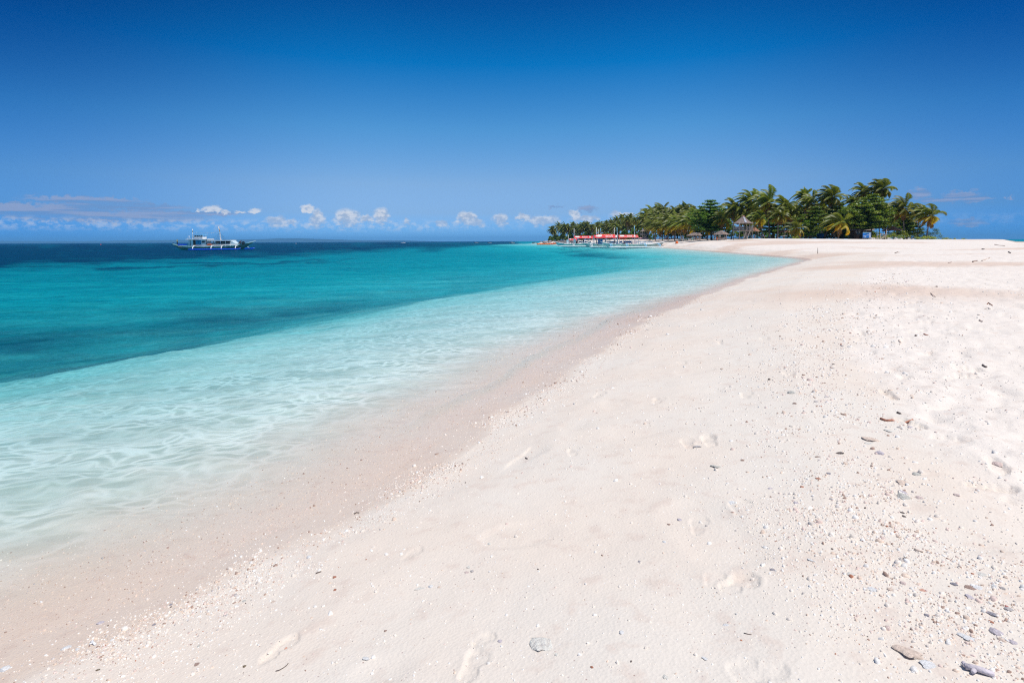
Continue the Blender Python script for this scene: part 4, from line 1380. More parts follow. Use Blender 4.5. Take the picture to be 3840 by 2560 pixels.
def build_boats():
    k = .0881
    b, zd, p = bangka(2375, 188, 20.6, 1, 'outrigger boat nearest the beach, faded red canopy, light blue outrigger arms, bow on the sand',
                      canopy=(-5.1, 1.3, 3.25, 4.1), can_mat=PALERED, masts=[(-5.1, 6.4, True, -.35), (.6, 6.7, True, -.25)], arms=(-8.1, -2.9, 3.1, 7.7), arm_mat=SKYBLUE,
                      rail=(-3.4, 1.3, BLUE, 1.0), tarp=(-4.9, -1.9, 3.2, 2.6), fl=(-9.2, 8.9),
                      box=[(-4.3, -.9, .9, .5, .6, BLUE, 'bench'), (-1.6, .9, 2.6, .5, .6, BLUE, 'bench'), (-5.6, .3, 1.0, 1.2, .8, WHITE, 'engine_box')], rz=R(2))
    r = MB()
    for sd in (-1, 1):
        r.bar((1.5, sd * 1.3, zd + .85), (6.2, sd * .6, zd + .55), .05)
        for i in range(9):
            f = i / 8
            x = 1.5 + 4.7 * f; y = sd * (1.3 - .7 * f)
            r.bar((x, y, zd - .05), (x, y, zd + .85 - .3 * f), .045)
    r.build('bow_railing', SKYBLUE, b)
    w = MB()
    w.tube([(7.9, -.2, zd), (7.6, -.5, zd + 1.35), (8.9, -.4, zd + .95)], .035, 4)
    w.build('bow_ladder', SKYBLUE, b)
    MB().tube([(9.0, -.9, .65), (10.9, -1.6, .05)], [.09, .07], 5).build('anchor_pole', BLACK, b)
    MB().tube([(-8.0, -3.5, .62), (-5.0, -3.5, .5)], .06, 5).build('spare_pole', WHITE, b)
    seat_on(b, -6.3, -.6, zd + .08, R(-60), 'sit', cloth('black', (.02, .02, .03)), cloth('navy', (.02, .03, .09)), 'person in black seated at the stern of the boat nearest the beach')
    sack = MB().tube([(-3.2, -1.25, zd + .1), (-3.2, -1.25, zd + .3), (-3.15, -1.25, zd + .5)], [.42, .4, .2], 8).build('sack', cloth('maroon', (.18, .08, .09)), b)

    b2, zd2, p2 = bangka(2268, 203, 15.0, 1, 'outrigger boat with the brightest red canopy and a tall blue cabin box',
                         canopy=(-3.9, 5.6, 3.25, 4.25), can_mat=RED, masts=[(-3.0, 7.0, False, 0), (-1.5, 6.4, True, 0)], arms=(-5.2, 1.0, 5.0), arm_mat=WHITE,
                         rail=(-1.0, 5.4, SKYBLUE, 1.0), box=[(-1.7, -.7, 1.5, 1.2, 1.75, BLUE, 'cabin'), (2.6, .3, 1.8, .5, .6, BLUE, 'bench')], z0=.85)
    MB().add([(-3.95, -1.75, 3.2), (-3.95, 1.75, 3.2), (-3.95, 0, 4.2), (-4.0, -1.75, 3.2), (-4.0, 1.75, 3.2), (-4.0, 0, 4.2)],
             [(0, 1, 2), (3, 5, 4), (0, 2, 5, 3), (2, 1, 4, 5), (0, 3, 4, 1)]).build('end_flap', GREYHULL, b2)
    MB().tube([(-3.4, -1.6, zd2 + 2.2), (-2.9, -1.9, zd2 - .3), (-2.2, -3.4, .3)], [.09, .09, .07], 5).build('boarding_plank', DARKWOOD, b2)
    seat_on(b2, .3, -.2, zd2, R(30), 'stand', cloth('red', (.35, .03, .05)), cloth('navy', (.02, .03, .09)), 'person in red shirt standing by the blue cabin box', h=1.55)
    seat_on(b2, 1.2, .4, zd2, R(0), 'sit', cloth('navy', (.02, .03, .09)), cloth('grey', (.2, .2, .2)), 'person in navy seated beside the person in red on the middle boat')

    b3, zd3, p3 = bangka(2166, 226, 17.6, -1, 'outrigger boat on the left with pinkish red canopy, bow pointing left',
                         canopy=(-1.5, 6.2, 3.2, 4.15), can_mat=RED, masts=[(-3.7, 4.6, False, 0), (-1.4, 7.2, False, 0)], arms=(-2.0, 5.2, 7.3), arm_mat=WHITE,
                         box=[(-4.0, -.3, .8, 1.0, 1.5, WHITE, 'cabin'), (-1.2, -.4, .7, 1.6, 1.75, WHITE, 'wheelhouse'), (1.4, -.5, 2.0, .6, .6, BLUE, 'bench'), (4.0, -.5, 2.6, .6, .6, BLUE, 'bench')], fl=(-8.2, 7.5))
    seat_on(b3, -.1, .4, zd3, R(10), 'stand', cloth('coral', (.62, .12, .08)), cloth('grey', (.2, .2, .2)), 'person in coral shirt beside the wheelhouse of the left boat', h=1.6)
    seat_on(b3, 1.6, -.5, zd3, R(0), 'sit', cloth('blue', (.02, .10, .35)), cloth('grey', (.2, .2, .2)), 'person in blue seated under the canopy of the left boat')
    seat_on(b3, 2.4, .4, zd3, R(-20), 'stand', cloth('navy', (.02, .03, .09)), cloth('blue', (.02, .10, .35)), 'person in dark blue standing under the canopy of the left boat', h=1.6)

    bangka(2140, 246, 12.0, -1, 'small outrigger boat half hidden behind the left boat, with a short red canopy', canopy=(-.8, 2.6, 2.6, 3.2), can_mat=RED, masts=[(2.3, 4.4, False, 0), (-.6, 3.0, False, 0)], arms=(-2.0, 3.0),
           box=[(2.4, 0, 1.0, 1.0, 1.0, BLACK, 'engine_box')], z0=.8)
    bangka(2270, 224, 14.0, -1, 'outrigger boat hidden behind the bright red canopy, its orange canopy just showing above', canopy=(-3.4, 3.6, 3.7, 4.75), can_mat=ORANGERED, masts=[(3.5, 7.3, False, 0), (-2.6, 6.8, False, 0)], arms=(-4.0, 4.0))


def build_ferry():
    D = 174.0
    k = D / FPX * 400 / 2352.
    p = V(800, 900, D)
    t = thing('outrigger_ferry', (p.x, p.y, 0), 0, 'large dark-hulled outrigger ferry alone on the open sea at the left', 'boat')

    def X(zx): return (zx - 1176) * k

    def Z(zy): return (802 - zy) * k
    top = [(275, 672), (330, 690), (430, 712), (560, 728), (700, 738), (850, 742), (1100, 742), (1350, 740), (1550, 733), (1700, 718), (1800, 698), (1900, 672), (1980, 655), (2060, 640)]
    bot = [(285, 700), (350, 735), (430, 780), (520, 815), (640, 830), (850, 832), (1100, 832), (1400, 832), (1600, 828), (1730, 815), (1810, 795), (1900, 745), (1980, 690), (2050, 655)]
    secs = []; n = len(top)
    for i in range(n):
        u = i / (n - 1) * 2 - 1
        w = 1.75 * max(.05, 1 - abs(u) ** 3.2)
        x = X(top[i][0]); xb = X(bot[i][0]); zt = Z(top[i][1]); zb = Z(bot[i][1])
        secs.append([(x, -w, zt), ((x + xb) / 2, -w * .85, zt * .55 + zb * .45), (xb, -w * .25, zb), (xb, w * .25, zb), ((x + xb) / 2, w * .85, zt * .55 + zb * .45), (x, w, zt)])
    MB().loft(secs, smooth=False).build('hull', DARKHULL, t)
    g = MB()
    for sd in (0, 5):
        g.tube([s[sd] for s in secs], .10, 5)
    g.build('gunwale', M('teal_trim', (.18, .45, .52), .5, .2), t)
    MB().box((X(1120), 0, Z(736)), (X(1780) - X(470), 3.1, .1)).build('deck', CREAM, t)
    zd = Z(732)
    # deckhouse
    x0, x1 = X(692), X(1062)
    y0 = -1.55
    h = MB()
    zr = Z(585)
    for a, b in ((740, 792), (970, 1060)):
        h.box(((X(a) + X(b)) / 2, y0, (zd + zr) / 2), (X(b) - X(a), .08, zr - zd))
        h.box(((X(a) + X(b)) / 2, -y0, (zd + zr) / 2), (X(b) - X(a), .08, zr - zd))
    h.box((x0 + .3, 0, (zd + zr) / 2), (.08, 3.0, zr - zd)).box((x1, 0, (zd + zr) / 2), (.08, 3.1, zr - zd))
    for a in (695, 715, 1062, 1112):
        h.bar((X(a), y0, zd), (X(a), y0, zr), .09).bar((X(a), -y0, zd), (X(a), -y0, zr), .09)
    house = h.build('deckhouse', WHITE, t)
    MB().box((X(820), y0 + .02, (zd + zr) / 2), (X(846) - X(794), .06, zr - zd)).build('door', DARKWOOD, t)
    MB().box((X(910), y0 + .0, (zd + zr) / 2 + .1), (X(968) - X(852), .07, (zr - zd) * .82)).build('painted_panel', TEALP, t)
    MB().box((X(1016), y0 - .05, Z(630)), (X(1048) - X(984), .05, .55)).build('window', GLASS, house)
    MB().box((X(882), 0, Z(575)), (X(1122) - X(640), 3.9, .24)).build('roof', WHITE, t)
    w = MB().box((X(890), 0, Z(545)), (X(985) - X(795), 2.2, Z(520) - Z(566)))
    for a in (797, 850, 905, 945, 983):
        w.bar((X(a), -1.05, Z(550)), (X(a) - (.1 if a > 900 else 0), -1.05, Z(490)), .08).bar((X(a), 1.05, Z(550)), (X(a), 1.05, Z(490)), .08)
    wh = w.build('wheelhouse', WHITE, t)
    for a, b in ((803, 847), (856, 902), (910, 942), (948, 978)):
        MB().box(((X(a) + X(b)) / 2, -1.0, Z(508)), (X(b) - X(a), .05, Z(492) - Z(526))).build('window', GLASS, wh)
    MB().box((X(885), 0, Z(481)), (X(998) - X(772), 2.9, .14)).build('wheelhouse_roof', SKYBLUE, t)
    # long passenger canopy
    MB().box((X(1365), 0, Z(602)), (X(1618) - X(1112), 3.9, .24)).build('passenger_roof', WHITE, t)
    for a in (1122, 1186, 1290, 1397, 1502, 1606):
        for sd in (-1, 1):
            MB().bar((X(a), sd * 1.65, zd), (X(a), sd * 1.65, Z(606)), .09).build('roof_post', WHITE, t)
    for sd in (-1, 1):
        r = MB()
        for zy in (662, 684):
            r.bar((X(1120), sd * 1.6, Z(zy)), (X(1610), sd * 1.6, Z(zy)), .05, .07)
        for i in range(22):
            x = X(1120) + (X(1610) - X(1120)) * i / 21
            r.bar((x, sd * 1.6, zd), (x, sd * 1.6, Z(660)), .035)
        r.build('railing', WHITE, t)
    s = MB()
    for i in range(9):
        x = X(1160) + i * .75
        s.box((x, 0, zd + .45), (.42, 2.7, .08)).box((x + .2, 0, zd + .78), (.07, 2.7, .6)).box((x, 0, zd + .2), (.1, 2.4, .45))
    s.build('bench_row', M('dark_bench', (.05, .055, .06), .6, .2), t)
    MB().box((X(1400), 1.3, Z(655)), (X(1600) - X(1130), .06, Z(615) - Z(690))).build('dark_backing', M('navy_backing', (.03, .05, .09), .8, .2), t)  # plain dark sheet put in for the dark interior behind the posts
    MB().add([(X(1612), -1.5, Z(606)), (X(1612), 1.5, Z(606)), (X(1705), 1.3, Z(672)), (X(1705), -1.3, Z(672)),
              (X(1612), -1.5, Z(700)), (X(1612), 1.5, Z(700)), (X(1705), 1.3, Z(700)), (X(1705), -1.3, Z(700))],
             [(0, 1, 2, 3), (4, 7, 6, 5), (0, 3, 7, 4), (1, 5, 6, 2), (0, 4, 5, 1), (3, 2, 6, 7)]).build('windscreen', M('pale_blue_panel', (.55, .68, .74), .5, .1), t)
    m1 = MB().tube([(X(727), 0, Z(575)), (X(722), 0, Z(350))], [.13, .07], 7).build('mast', WHITE, t)
    MB().tube([(X(724), 0, Z(415)), (X(721), 0, Z(345))], [.11, .05], 6).build('mast_tip', M('ochre_paint', (.45, .26, .08), .6, .1), m1)
    m2 = MB().tube([(X(1343), 0, Z(600)), (X(1318), 0, Z(400)), (X(1297), 0, Z(300))], [.18, .13, .07], 7).build('mast', WHITE, t)
    MB().tube([(X(1321), 0, Z(412)), (X(1312), 0, Z(345))], [.14, .11], 6).build('mast_band', M('ochre_paint', (.45, .26, .08), .6, .1), m2)
    fl = [(X(1298), 0, Z(285)), (X(1288), .1, Z(282)), (X(1278), .2, Z(300)), (X(1284), .1, Z(345)), (X(1300), 0, Z(342))]
    MB().add(fl + [(a, b + .03, c) for a, b, c in fl], [(0, 1, 2, 3, 4), (9, 8, 7, 6, 5), (0, 5, 6, 1), (1, 6, 7, 2), (2, 7, 8, 3), (3, 8, 9, 4), (4, 9, 5, 0)]).build('flag', M('orange_flag', (.75, .25, .10), .8, .1), m2)
    for tx, tz in ((1140, 600), (1230, 600), (1275, 600), (1460, 600), (1415, 600)):
        MB().tube([(X(1320), 0, Z(420)), (X(tx), 0, Z(tz))], .018, 4).build('stay_rope', BLACK, t)
    line = [(X(728 + (1305 - 728) * i / 14), 0, Z(412 + 24 * math.sin(math.pi * i / 14))) for i in range(15)]
    bl = MB().tube(line, .012, 4).build('bunting_line', CREAM, t)
    for i in range(1, 14):
        a = Vector(line[i])
        MB().add([a + Vector((-.13, 0, 0)), a + Vector((.13, 0, 0)), a + Vector((0, 0, -.26)), a + Vector((-.13, .015, 0)), a + Vector((.13, .015, 0)), a + Vector((0, .015, -.26))],
                 [(0, 2, 1), (3, 4, 5), (0, 1, 4, 3), (1, 2, 5, 4), (2, 0, 3, 5)]).build('pennant', WHITE if i % 3 else SKYBLUE, bl)
    MB().tube([(X(650), -1, Z(570)), (X(668), -1, Z(505)), (X(692), -1, Z(500)), (X(705), -1, Z(570))], .05, 4).build('davit', WHITE, t)
    # outriggers
    for sd in (-1, 1):
        y = sd * 4.6
        MB().tube([(X(800), y, .12), (X(860), y, .13), (X(1880), y, .22), (X(1930), y, .42)], [.14, .17, .17, .12], 8).build('float', DEEPBLUE, t)
        for zx in (868, 1262, 1482, 1785):
            MB().tube([(X(zx - 25), sd * 1.3, zd + .25), (X(zx - 8), sd * 3.0, zd + .2), (X(zx + 12), sd * 4.1, zd - .25), (X(zx + 30), y, .25)], [.13, .12, .11, .1], 6).build('outrigger_arm', WHITE, t)
        MB().tube([(X(790), sd * 3.0, zd + .12), (X(1400), sd * 3.0, zd + .22), (X(1780), sd * 3.0, zd + .5)], .07, 5).build('outrigger_beam', WHITE, t)
        MB().tube([(X(800), sd * 2.2, zd + .35), (X(1400), sd * 2.2, zd + .42), (X(1760), sd * 2.2, zd + .62)], .07, 5).build('outrigger_beam', WHITE, t)
    MB().tube([(X(1880), -.5, Z(672)), (X(2115), 0, Z(612))], [.09, .05], 5).build('bowsprit', M('pale_blue_panel', (.55, .68, .74), .5, .1), t)
    MB().tube([(X(255), 0, Z(705)), (X(275), 0, Z(660)), (X(300), 0, Z(640))], .06, 5).build('rudder_post', BLACK, t)
    b = MB()
    for i in range(4):
        b.box((X(450 + 42 * i), -.6, Z(690)), (.5, .9, .42))
    b.build('crate_row', DEEPBLUE, t)
    MB().tube([(X(1118), -2.4, zd + .55), (X(1135), -2.4, zd + .55), (X(1210), -2.4, zd + .55), (X(1226), -2.4, zd + .55)], [.06, .17, .17, .06], 7).build('orange_fender', ORANGE, t)
    for zx, zy in ((1805, 668), (1870, 660), (1888, 655)):
        ring = []
        for i in range(13):
            a = i * math.pi / 6
            ring.append((X(zx) + .3 * math.cos(a), -1.45, Z(zy) + .33 * math.sin(a)))
        MB().tube(ring, .10, 6, caps=False).build('tyre_fender', BLACK, t)
    person((p.x + X(380), p.y, Z(693)), R(150), 'stand', cloth('yellow', (.70, .66, .22)), cloth('black', (.02, .02, .03)), 'person in yellow shirt and dark trousers standing at the stern of the ferry', short=False, h=1.68)
    person((p.x + X(1755), p.y, Z(690)), R(180), 'bend', cloth('darkred', (.12, .03, .03)), cloth('black', (.02, .02, .03)), 'person in dark clothes bending over on the bow of the ferry', h=1.55)


# ------------------------------------------------------------------ huts
def hip_roof(cx, cy, z0, z1, rx, ry, n=6, ridge=.12, sag=.12, jag=.0, seed=1):
    rnd = random.Random(seed)
    mb = MB(); m = n * 6
    rings = []
    for j, f in enumerate((0, .34, .68, 1.0)):
        r = []
        for i in range(m):
            a = 2 * math.pi * i / m
            s = 2 * math.pi / n
            loc = ((a + s / 2) % s) - s / 2
            rr = math.cos(s / 2) / math.cos(loc + 0 if n else 0) if n else 1
            rr = math.cos(math.pi / n) / math.cos(((a) % s) - s / 2)
            k = (1 - f) + ridge * f
            z = z0 + (z1 - z0) * (f - sag * math.sin(math.pi * f)) - (rnd.uniform(0, .14) if j == 0 else 0)
            r.append((cx + rx * rr * k, cy, z) if False else (cx + math.cos(a) * rx * rr * k, cy + math.sin(a) * ry * rr * k, z))
        rings.append(r)
    inner = [[(cx + (x - cx) * .97, cy + (y - cy) * .97, z - .14) for x, y, z in r] for r in rings[::-1]]
    mb.loft(rings + inner, caps=False, smooth=False)
    o = len(mb.v) - m * 8
    mb.f.append(tuple(o + 3 * m + i for i in range(m))); mb.mi.append(0); mb.sm.append(False)
    mb.f.append(tuple(o + 4 * m + i for i in range(m))); mb.mi.append(0); mb.sm.append(False)
    mb.f += [(o + i, o + (i + 1) % m, o + 7 * m + (i + 1) % m, o + 7 * m + i) for i in range(m)]
    mb.mi += [0] * m; mb.sm += [False] * m
    return mb


def lookout(cpx, D, label, s=1.0, mirror=1):
    g = gnd(cpx, D)
    t = thing('lookout_hut', g, R(8), label, 'hut')
    W = 1.55 * s * 1.2; dk = 2.35 * s; rf = 4.35 * s; tp = 6.0 * s
    for (a, b) in ((-1, -1), (1, -1), (1, 1), (-1, 1)):
        MB().tube([(a * W, b * W * .8, -.3), (a * W * .98, b * W * .8, rf + .25)], .085 * s, 6).build('post', CREAM, t)
    for a in (-.35, .5):
        MB().tube([(a * W, -W * .8, -.3 if a < 0 else dk), (a * W, -W * .8, rf + .2)], .07 * s, 6).build('post', CREAM, t)
    d = MB().box((0, 0, dk), (W * 2.25, W * 1.85, .09))
    for q in (-.8, 0, .8):
        d.bar((-W * 1.12, q * W, dk - .11), (W * 1.12, q * W, dk - .11), .1)
    d.build('deck', CREAM, t)
    for (x0, y0, x1, y1) in ((-W, -W * .8, -W * .38, -W * .8), (W * .22, -W * .8, W, -W * .8), (-W, W * .8, W, W * .8), (-W, -W * .8, -W, W * .8), (W, -W * .8, W, W * .8), (-W * .38, W * .4, W * .2, W * .4)):
        r = MB()
        r.bar((x0, y0, dk + 1.0 * s), (x1, y1, dk + 1.0 * s), .07).bar((x0, y0, dk + .12), (x1, y1, dk + .12), .06)
        n = max(3, int(math.hypot(x1 - x0, y1 - y0) / .2))
        for i in range(n + 1):
            f = i / n
            r.bar((x0 + (x1 - x0) * f, y0 + (y1 - y0) * f, dk + .05), (x0 + (x1 - x0) * f, y0 + (y1 - y0) * f, dk + 1.03 * s), .07)
        r.build('railing', CREAM, t)
    st = MB(); a = Vector((-W * .55, -W * .8 - 1.3 * s, 0)) if mirror > 0 else Vector((-W * 1.2, -W * .8 - 1.2 * s, 0)); b = Vector((W * .38, -W * .85, dk))
    wv = Vector((.25, -.32, 0)) * s
    st.bar(a - wv, b - wv, .07, .2).bar(a + wv, b + wv, .07, .2)
    for i in range(9):
        f = (i + .5) / 9
        c = a.lerp(b, f)
        st.bar(c - wv, c + wv, .2, .05)
    st.build('stairs', CREAM, t)
    MB().bar(a + Vector((-.2, .3, .8)), b + Vector((-.2, .3, .9)), .06).build('handrail', CREAM, t)
    ro = hip_roof(0, 0, rf, tp, 2.75 * s, 2.4 * s, 6, .16, seed=int(cpx)).build('roof', THATCH, t)
    MB().add([(-.75 * s, -2.02 * s, rf + .10), (-.1 * s, -2.02 * s, rf + .10), (.02 * s, -.38 * s, tp - .02), (-.25 * s, -.38 * s, tp - .02),
              (-.75 * s, -2.02 * s, rf + .06), (-.1 * s, -2.02 * s, rf + .06), (.02 * s, -.38 * s, tp - .06), (-.25 * s, -.38 * s, tp - .06)],
             [(0, 1, 2, 3), (7, 6, 5, 4), (0, 4, 5, 1), (1, 5, 6, 2), (2, 6, 7, 3), (3, 7, 4, 0)]).build('roof_sheet', M('grey_metal_sheet', (.34, .37, .44), .6, .15), ro)
    MB().tube([(0, 0, tp - .2), (0, 0, tp + .12), (0, 0, tp + .3)], [.5 * s, .42 * s, .1 * s], 7).build('roof_cap', BROWNTHATCH, ro)
    return t


def cottage(cpx, D, w, z_eave, z_top, label, mat=None, bench=True, two=False, ry=None, n=4):
    g = gnd(cpx, D)
    t = thing('thatched_cottage', g, R(random.uniform(-6, 6)), label, 'hut')
    rx = w / 2; ry = ry or rx * .8
    for a in (-1, 1):
        for b in (-1, 1):
            MB().tube([(a * rx * .62, b * ry * .62, -.3), (a * rx * .62, b * ry * .62, z_eave + .15)], .07, 6).build('post', CREAM, t)
    m = mat or THATCH
    k = 1.30 if n == 4 else 1.05
    mb = hip_roof(0, 0, z_eave, z_top if not two else (z_eave + z_top) / 2 + .1, rx * k, ry * k, n, .3 if not two else .5, seed=int(cpx))
    ro = mb.build('roof', m, t)
    if n == 4: ro.rotation_euler[2] = 0
    if two:
        hip_roof(0, 0, (z_eave + z_top) / 2, z_top, rx * k * .62, ry * k * .62, n, .15, seed=int(cpx) + 1).build('upper_roof', m, t)
    if bench:
        b = MB().box((0, -ry * .55, .45), (rx * 1.1, .4, .06)).box((0, -ry * .8, .85), (rx * 1.2, .05, .08)).box((0, -ry * .8, .55), (rx * 1.2, .05, .08))
        for i in range(9):
            b.box((-rx * .6 + rx * 1.2 * i / 8, -ry * .8, .45), (.07, .06, .9))
        b.build('bench', BAMBOO, t)
    return t


CHAIR = {}


def chair(px, D, mat, label, rz=0, group='plastic garden chairs under the trees'):
    g = gnd(px, D)
    if mat.name not in CHAIR:
        t = thing('plastic_chair', (0, 0, 0), 0, label, 'chair', group)
        MB().box((0, 0, .44), (.46, .44, .035)).build('seat', mat, t)
        b = MB()
        for i in range(6):
            b.box((-.18 + .072 * i, .23 + .05, .68), (.045, .03, .42), (-.18, 0, 0))
        b.box((0, .32, .89), (.46, .04, .09), (-.18, 0, 0)).box((0, .235, .48), (.46, .04, .06))
        b.build('backrest', mat, t)
        for sx in (-1, 1):
            a = MB().box((sx * .24, .02, .66), (.06, .42, .03)).box((sx * .24, -.19, .55), (.05, .04, .22))
            a.build('armrest', mat, t)
            for sy in (-1, 1):
                MB().bar((sx * .2, sy * .19, .44), (sx * .25, sy * .24, 0), .05).build('leg', mat, t)
        CHAIR[mat.name] = t
        t.location = g; t.rotation_euler[2] = rz
        return t
    return copy_tree(CHAIR[mat.name], g, rz, label)


def table(px, D, label, top, leg, w=1.3, d=.8, z=.74):
    g = gnd(px, D)
    t = thing('table', g, R(random.uniform(-8, 8)), label, 'table')
    MB().box((0, 0, z), (w, d, .05)).box((0, -d / 2 + .04, z - .06), (w * .96, .03, .07)).build('tabletop', top, t)
    for a in (-1, 1):
        for b in (-1, 1):
            MB().bar((a * w * .43, b * d * .4, z), (a * w * .43, b * d * .4, 0), .07).build('leg', leg, t)
    return t


def rock_mesh(seed, sub=2, rough=.35):
    import bmesh
    bm = bmesh.new()
    bmesh.ops.create_icosphere(bm, subdivisions=sub, radius=1)
    rnd = random.Random(seed)
    o = Vector((rnd.random() * 50, rnd.random() * 50, rnd.random() * 50))
    from mathutils import noise
    for v in bm.verts:
        nn = v.co.normalized()
        d = 1 + rough * (noise.noise(nn * 1.3 + o) * 1.6 + noise.noise(nn * 3.1 + o) * .7) + (noise.noise(nn * 7 + o) * rough * .3 if sub > 2 else 0)
        v.co = nn * d
        # chipped flat faces
        for q in range(3):
            pl = Vector((math.sin(q * 2.1 + seed), math.cos(q * 1.7 + seed), .5)).normalized()
            h = v.co.dot(pl) - .72
            if h > 0: v.co -= pl * h * .85
    me = bpy.data.meshes.new('rock')
    bm.to_mesh(me); bm.free()
    if sub > 2:
        me.polygons.foreach_set('use_smooth', [True] * len(me.polygons))
    return me


ROCKS = [rock_mesh(i) for i in range(8)]


def rock(loc, s, mat, name, label, cat, group=None, me=None, rz=None):
    m = (me or random.choice(ROCKS)).copy()
    m.materials.clear(); m.materials.append(mat)
    o = bpy.data.objects.new(name, m); col.objects.link(o)
    o.location = loc; o.scale = s; o.rotation_euler = (random.uniform(-.2, .2), random.uniform(-.2, .2), rz if rz is not None else random.uniform(0, 6.28))
    tag(o, label, cat, group)
    return o


def build_shore_things():
    lookout(2786, 151, 'large thatched lookout hut on stilts with stairs, in front of the palms', 1.0)
    lookout(2418, 300, 'small distant thatched lookout on stilts beside the far palms', .98, -1)
    cottage(2705, 161, 3.6, 1.75, 2.75, 'two-tiered thatched cottage with bamboo railing left of the lookout hut', two=True)
    cottage(2603, 196, 4.2, 1.75, 2.6, 'grey thatched shelter in the shade left of the small upright palm', bench=True)
    cottage(2618, 190, 2.2, 1.75, 2.5, 'small grey thatched shelter with wooden bench under the big almond tree', bench=True)
    cottage(2826, 166, 3.0, 2.2, 3.2, 'reddish roofed shelter right behind the lookout hut', BROWNTHATCH, False)
    cottage(2944, 158, 3.4, 1.9, 2.5, 'low orange-brown roofed shelter behind the picnic table', BROWNTHATCH, False)
    # sloping brown shelter on the right
    g = gnd(3345, 141)
    t = thing('thatched_shelter', g, 0, 'brown thatched shelter with sloping roof above the beach hedge', 'hut')
    for a, b in ((-1.6, -1), (1.7, -1), (1.7, 1), (-1.6, 1)):
        MB().tube([(a, b, -.3), (a, b, 2.5)], .07, 6).build('post', CREAM, t)
    ro = hip_roof(.1, 0, 2.35, 3.25, 2.3 * 1.15, 1.9 * 1.15, 4, .2, seed=5).build('roof', BROWNTHATCH, t)
    ro.rotation_euler = (0, R(-4), 0)
    MB().box((0, -1.0, .95), (2.9, .07, .5)).box((-1.5, 0, .8), (.07, 1.9, .7)).build('low_wall', M('brown_boards', (.32, .19, .14), .8, .2), t)
    MB().tube([(-2.6, -.5, 2.45), (-2.2, .2, 2.7), (-1.5, 0, 2.6)], [.15, .3, .1], 6).build('roof_thatch_tuft', CREAM, t)
    # old wooden house with washing
    g = gnd(3236, 152)
    t = thing('wooden_house', g, R(-5), 'dark wooden house in the shade behind the blue signboard', 'house')
    MB().box((0, 1.5, 1.25), (4.6, 3, 2.5)).build('wall', DARKWOOD, t)
    MB().add([(-2.8, -.6, 2.4), (2.8, -.6, 2.4), (2.8, 3.6, 2.4), (-2.8, 3.6, 2.4), (-2.4, 1.5, 3.7), (2.4, 1.5, 3.7)],
             [(0, 1, 5, 4), (1, 2, 5), (2, 3, 4, 5), (3, 0, 4), (0, 3, 2, 1)]).build('roof', THATCH, t)
    MB().box((-1.2, -.03, 1.6), (1.0, .08, .8)).build('window', GLASS, t)
    MB().box((.7, -.03, 1.0), (.8, .08, 2.0)).build('door', CREAM, t)
    g2 = gnd(3222, 147)
    t = thing('washing_line', g2, 0, 'washing line with pale clothes in front of the dark wooden house', 'washing line')
    MB().tube([(-2, 0, 0), (-2, 0, 2.3)], .05, 5).build('post', DARKWOOD, t)
    MB().tube([(2.2, 0, 0), (2.2, 0, 2.3)], .05, 5).build('post', DARKWOOD, t)
    MB().tube([(-2, 0, 2.25), (0, 0, 2.15), (2.2, 0, 2.25)], .015, 4).build('line', CREAM, t)
    for x, w, h, c in ((-1.0, .45, .7, 'white'), (-.35, .6, .6, 'white'), (.6, .45, .75, 'lilac'), (1.4, .5, .6, 'mint')):
        mc = cloth(c, {'white': (.7, .7, .7), 'lilac': (.5, .42, .5), 'mint': (.3, .5, .45)}[c])
        rows = []
        for i in range(5):
            xx = x + w * i / 4
            rows.append([(xx, .03 * math.sin(i * 2), 2.2), (xx, .08 * math.sin(i * 2.3), 2.2 - h * .5), (xx, .12 * math.sin(i * 1.7), 2.2 - h),
                         (xx, .12 * math.sin(i * 1.7) + .02, 2.2 - h), (xx, .08 * math.sin(i * 2.3) + .02, 2.2 - h * .5), (xx, .03 * math.sin(i * 2) + .02, 2.2)])
        MB().loft(rows).build('garment', mc, t)

    # signboard: sea, sandbar and lighter panel with people
    g = gnd(3250, 134)
    t = thing('signboard', g, R(0), 'blue picture signboard on two legs at the edge of the grove', 'sign')
    for x in (-.95, .95):
        MB().bar((x, 0, -.2), (x, 0, 1.35), .07).build('leg', DARKWOOD, t)
    bd = MB().box((0, -.02, .95), (1.95, .06, 1.28)).build('board', M('sign_blue', (.015, .20, .62), .35, .2, 1.2), t)
    MB().box((0, -.055, 1.56), (1.95, .02, .12)).build('top_band', M('sign_pale_blue', (.35, .62, .70), .4, .1), bd)
    MB().add([(-.93, -.056, .62), (-.2, -.056, .84), (.45, -.056, 1.04), (.45, -.056, 1.12), (-.2, -.056, .92), (-.93, -.056, .72)], [(0, 1, 4, 5), (1, 2, 3, 4)]).build('painted_sandbar', M('sign_white', (.7, .78, .82), .4, .05), bd)
    MB().add([(-.75, -.056, .42), (-.3, -.056, .38), (-.1, -.056, .5), (-.4, -.056, .62), (-.6, -.056, .5)], [(0, 1, 2, 3, 4)]).build('painted_foam', M('sign_foam', (.40, .62, .80), .4, .05), bd)
    MB().box((.70, -.058, .93), (.42, .02, 1.1)).build('side_panel', M('sign_lilac', (.50, .58, .75), .4, .2, 4), bd)
    # wooden chair-tower frame
    g = gnd(3312, 133)
    t = thing('lifeguard_stand', g, R(4), 'bare pale wooden lifeguard-seat frame in front of the hedge', 'lifeguard stand')
    wd = M('bleached_wood', (.62, .52, .42), .8, .15, 5)
    for nm, a, b in (('leg', (-.75, 0, -.1), (-.68, 0, 1.35)), ('leg', (.55, 0, -.1), (.85, .1, 2.35)), ('leg', (-.95, .9, -.1), (-.8, .8, 1.1)), ('leg', (.6, .9, -.1), (.7, .8, 1.2))):
        MB().bar(a, b, .11).build(nm, wd, t)
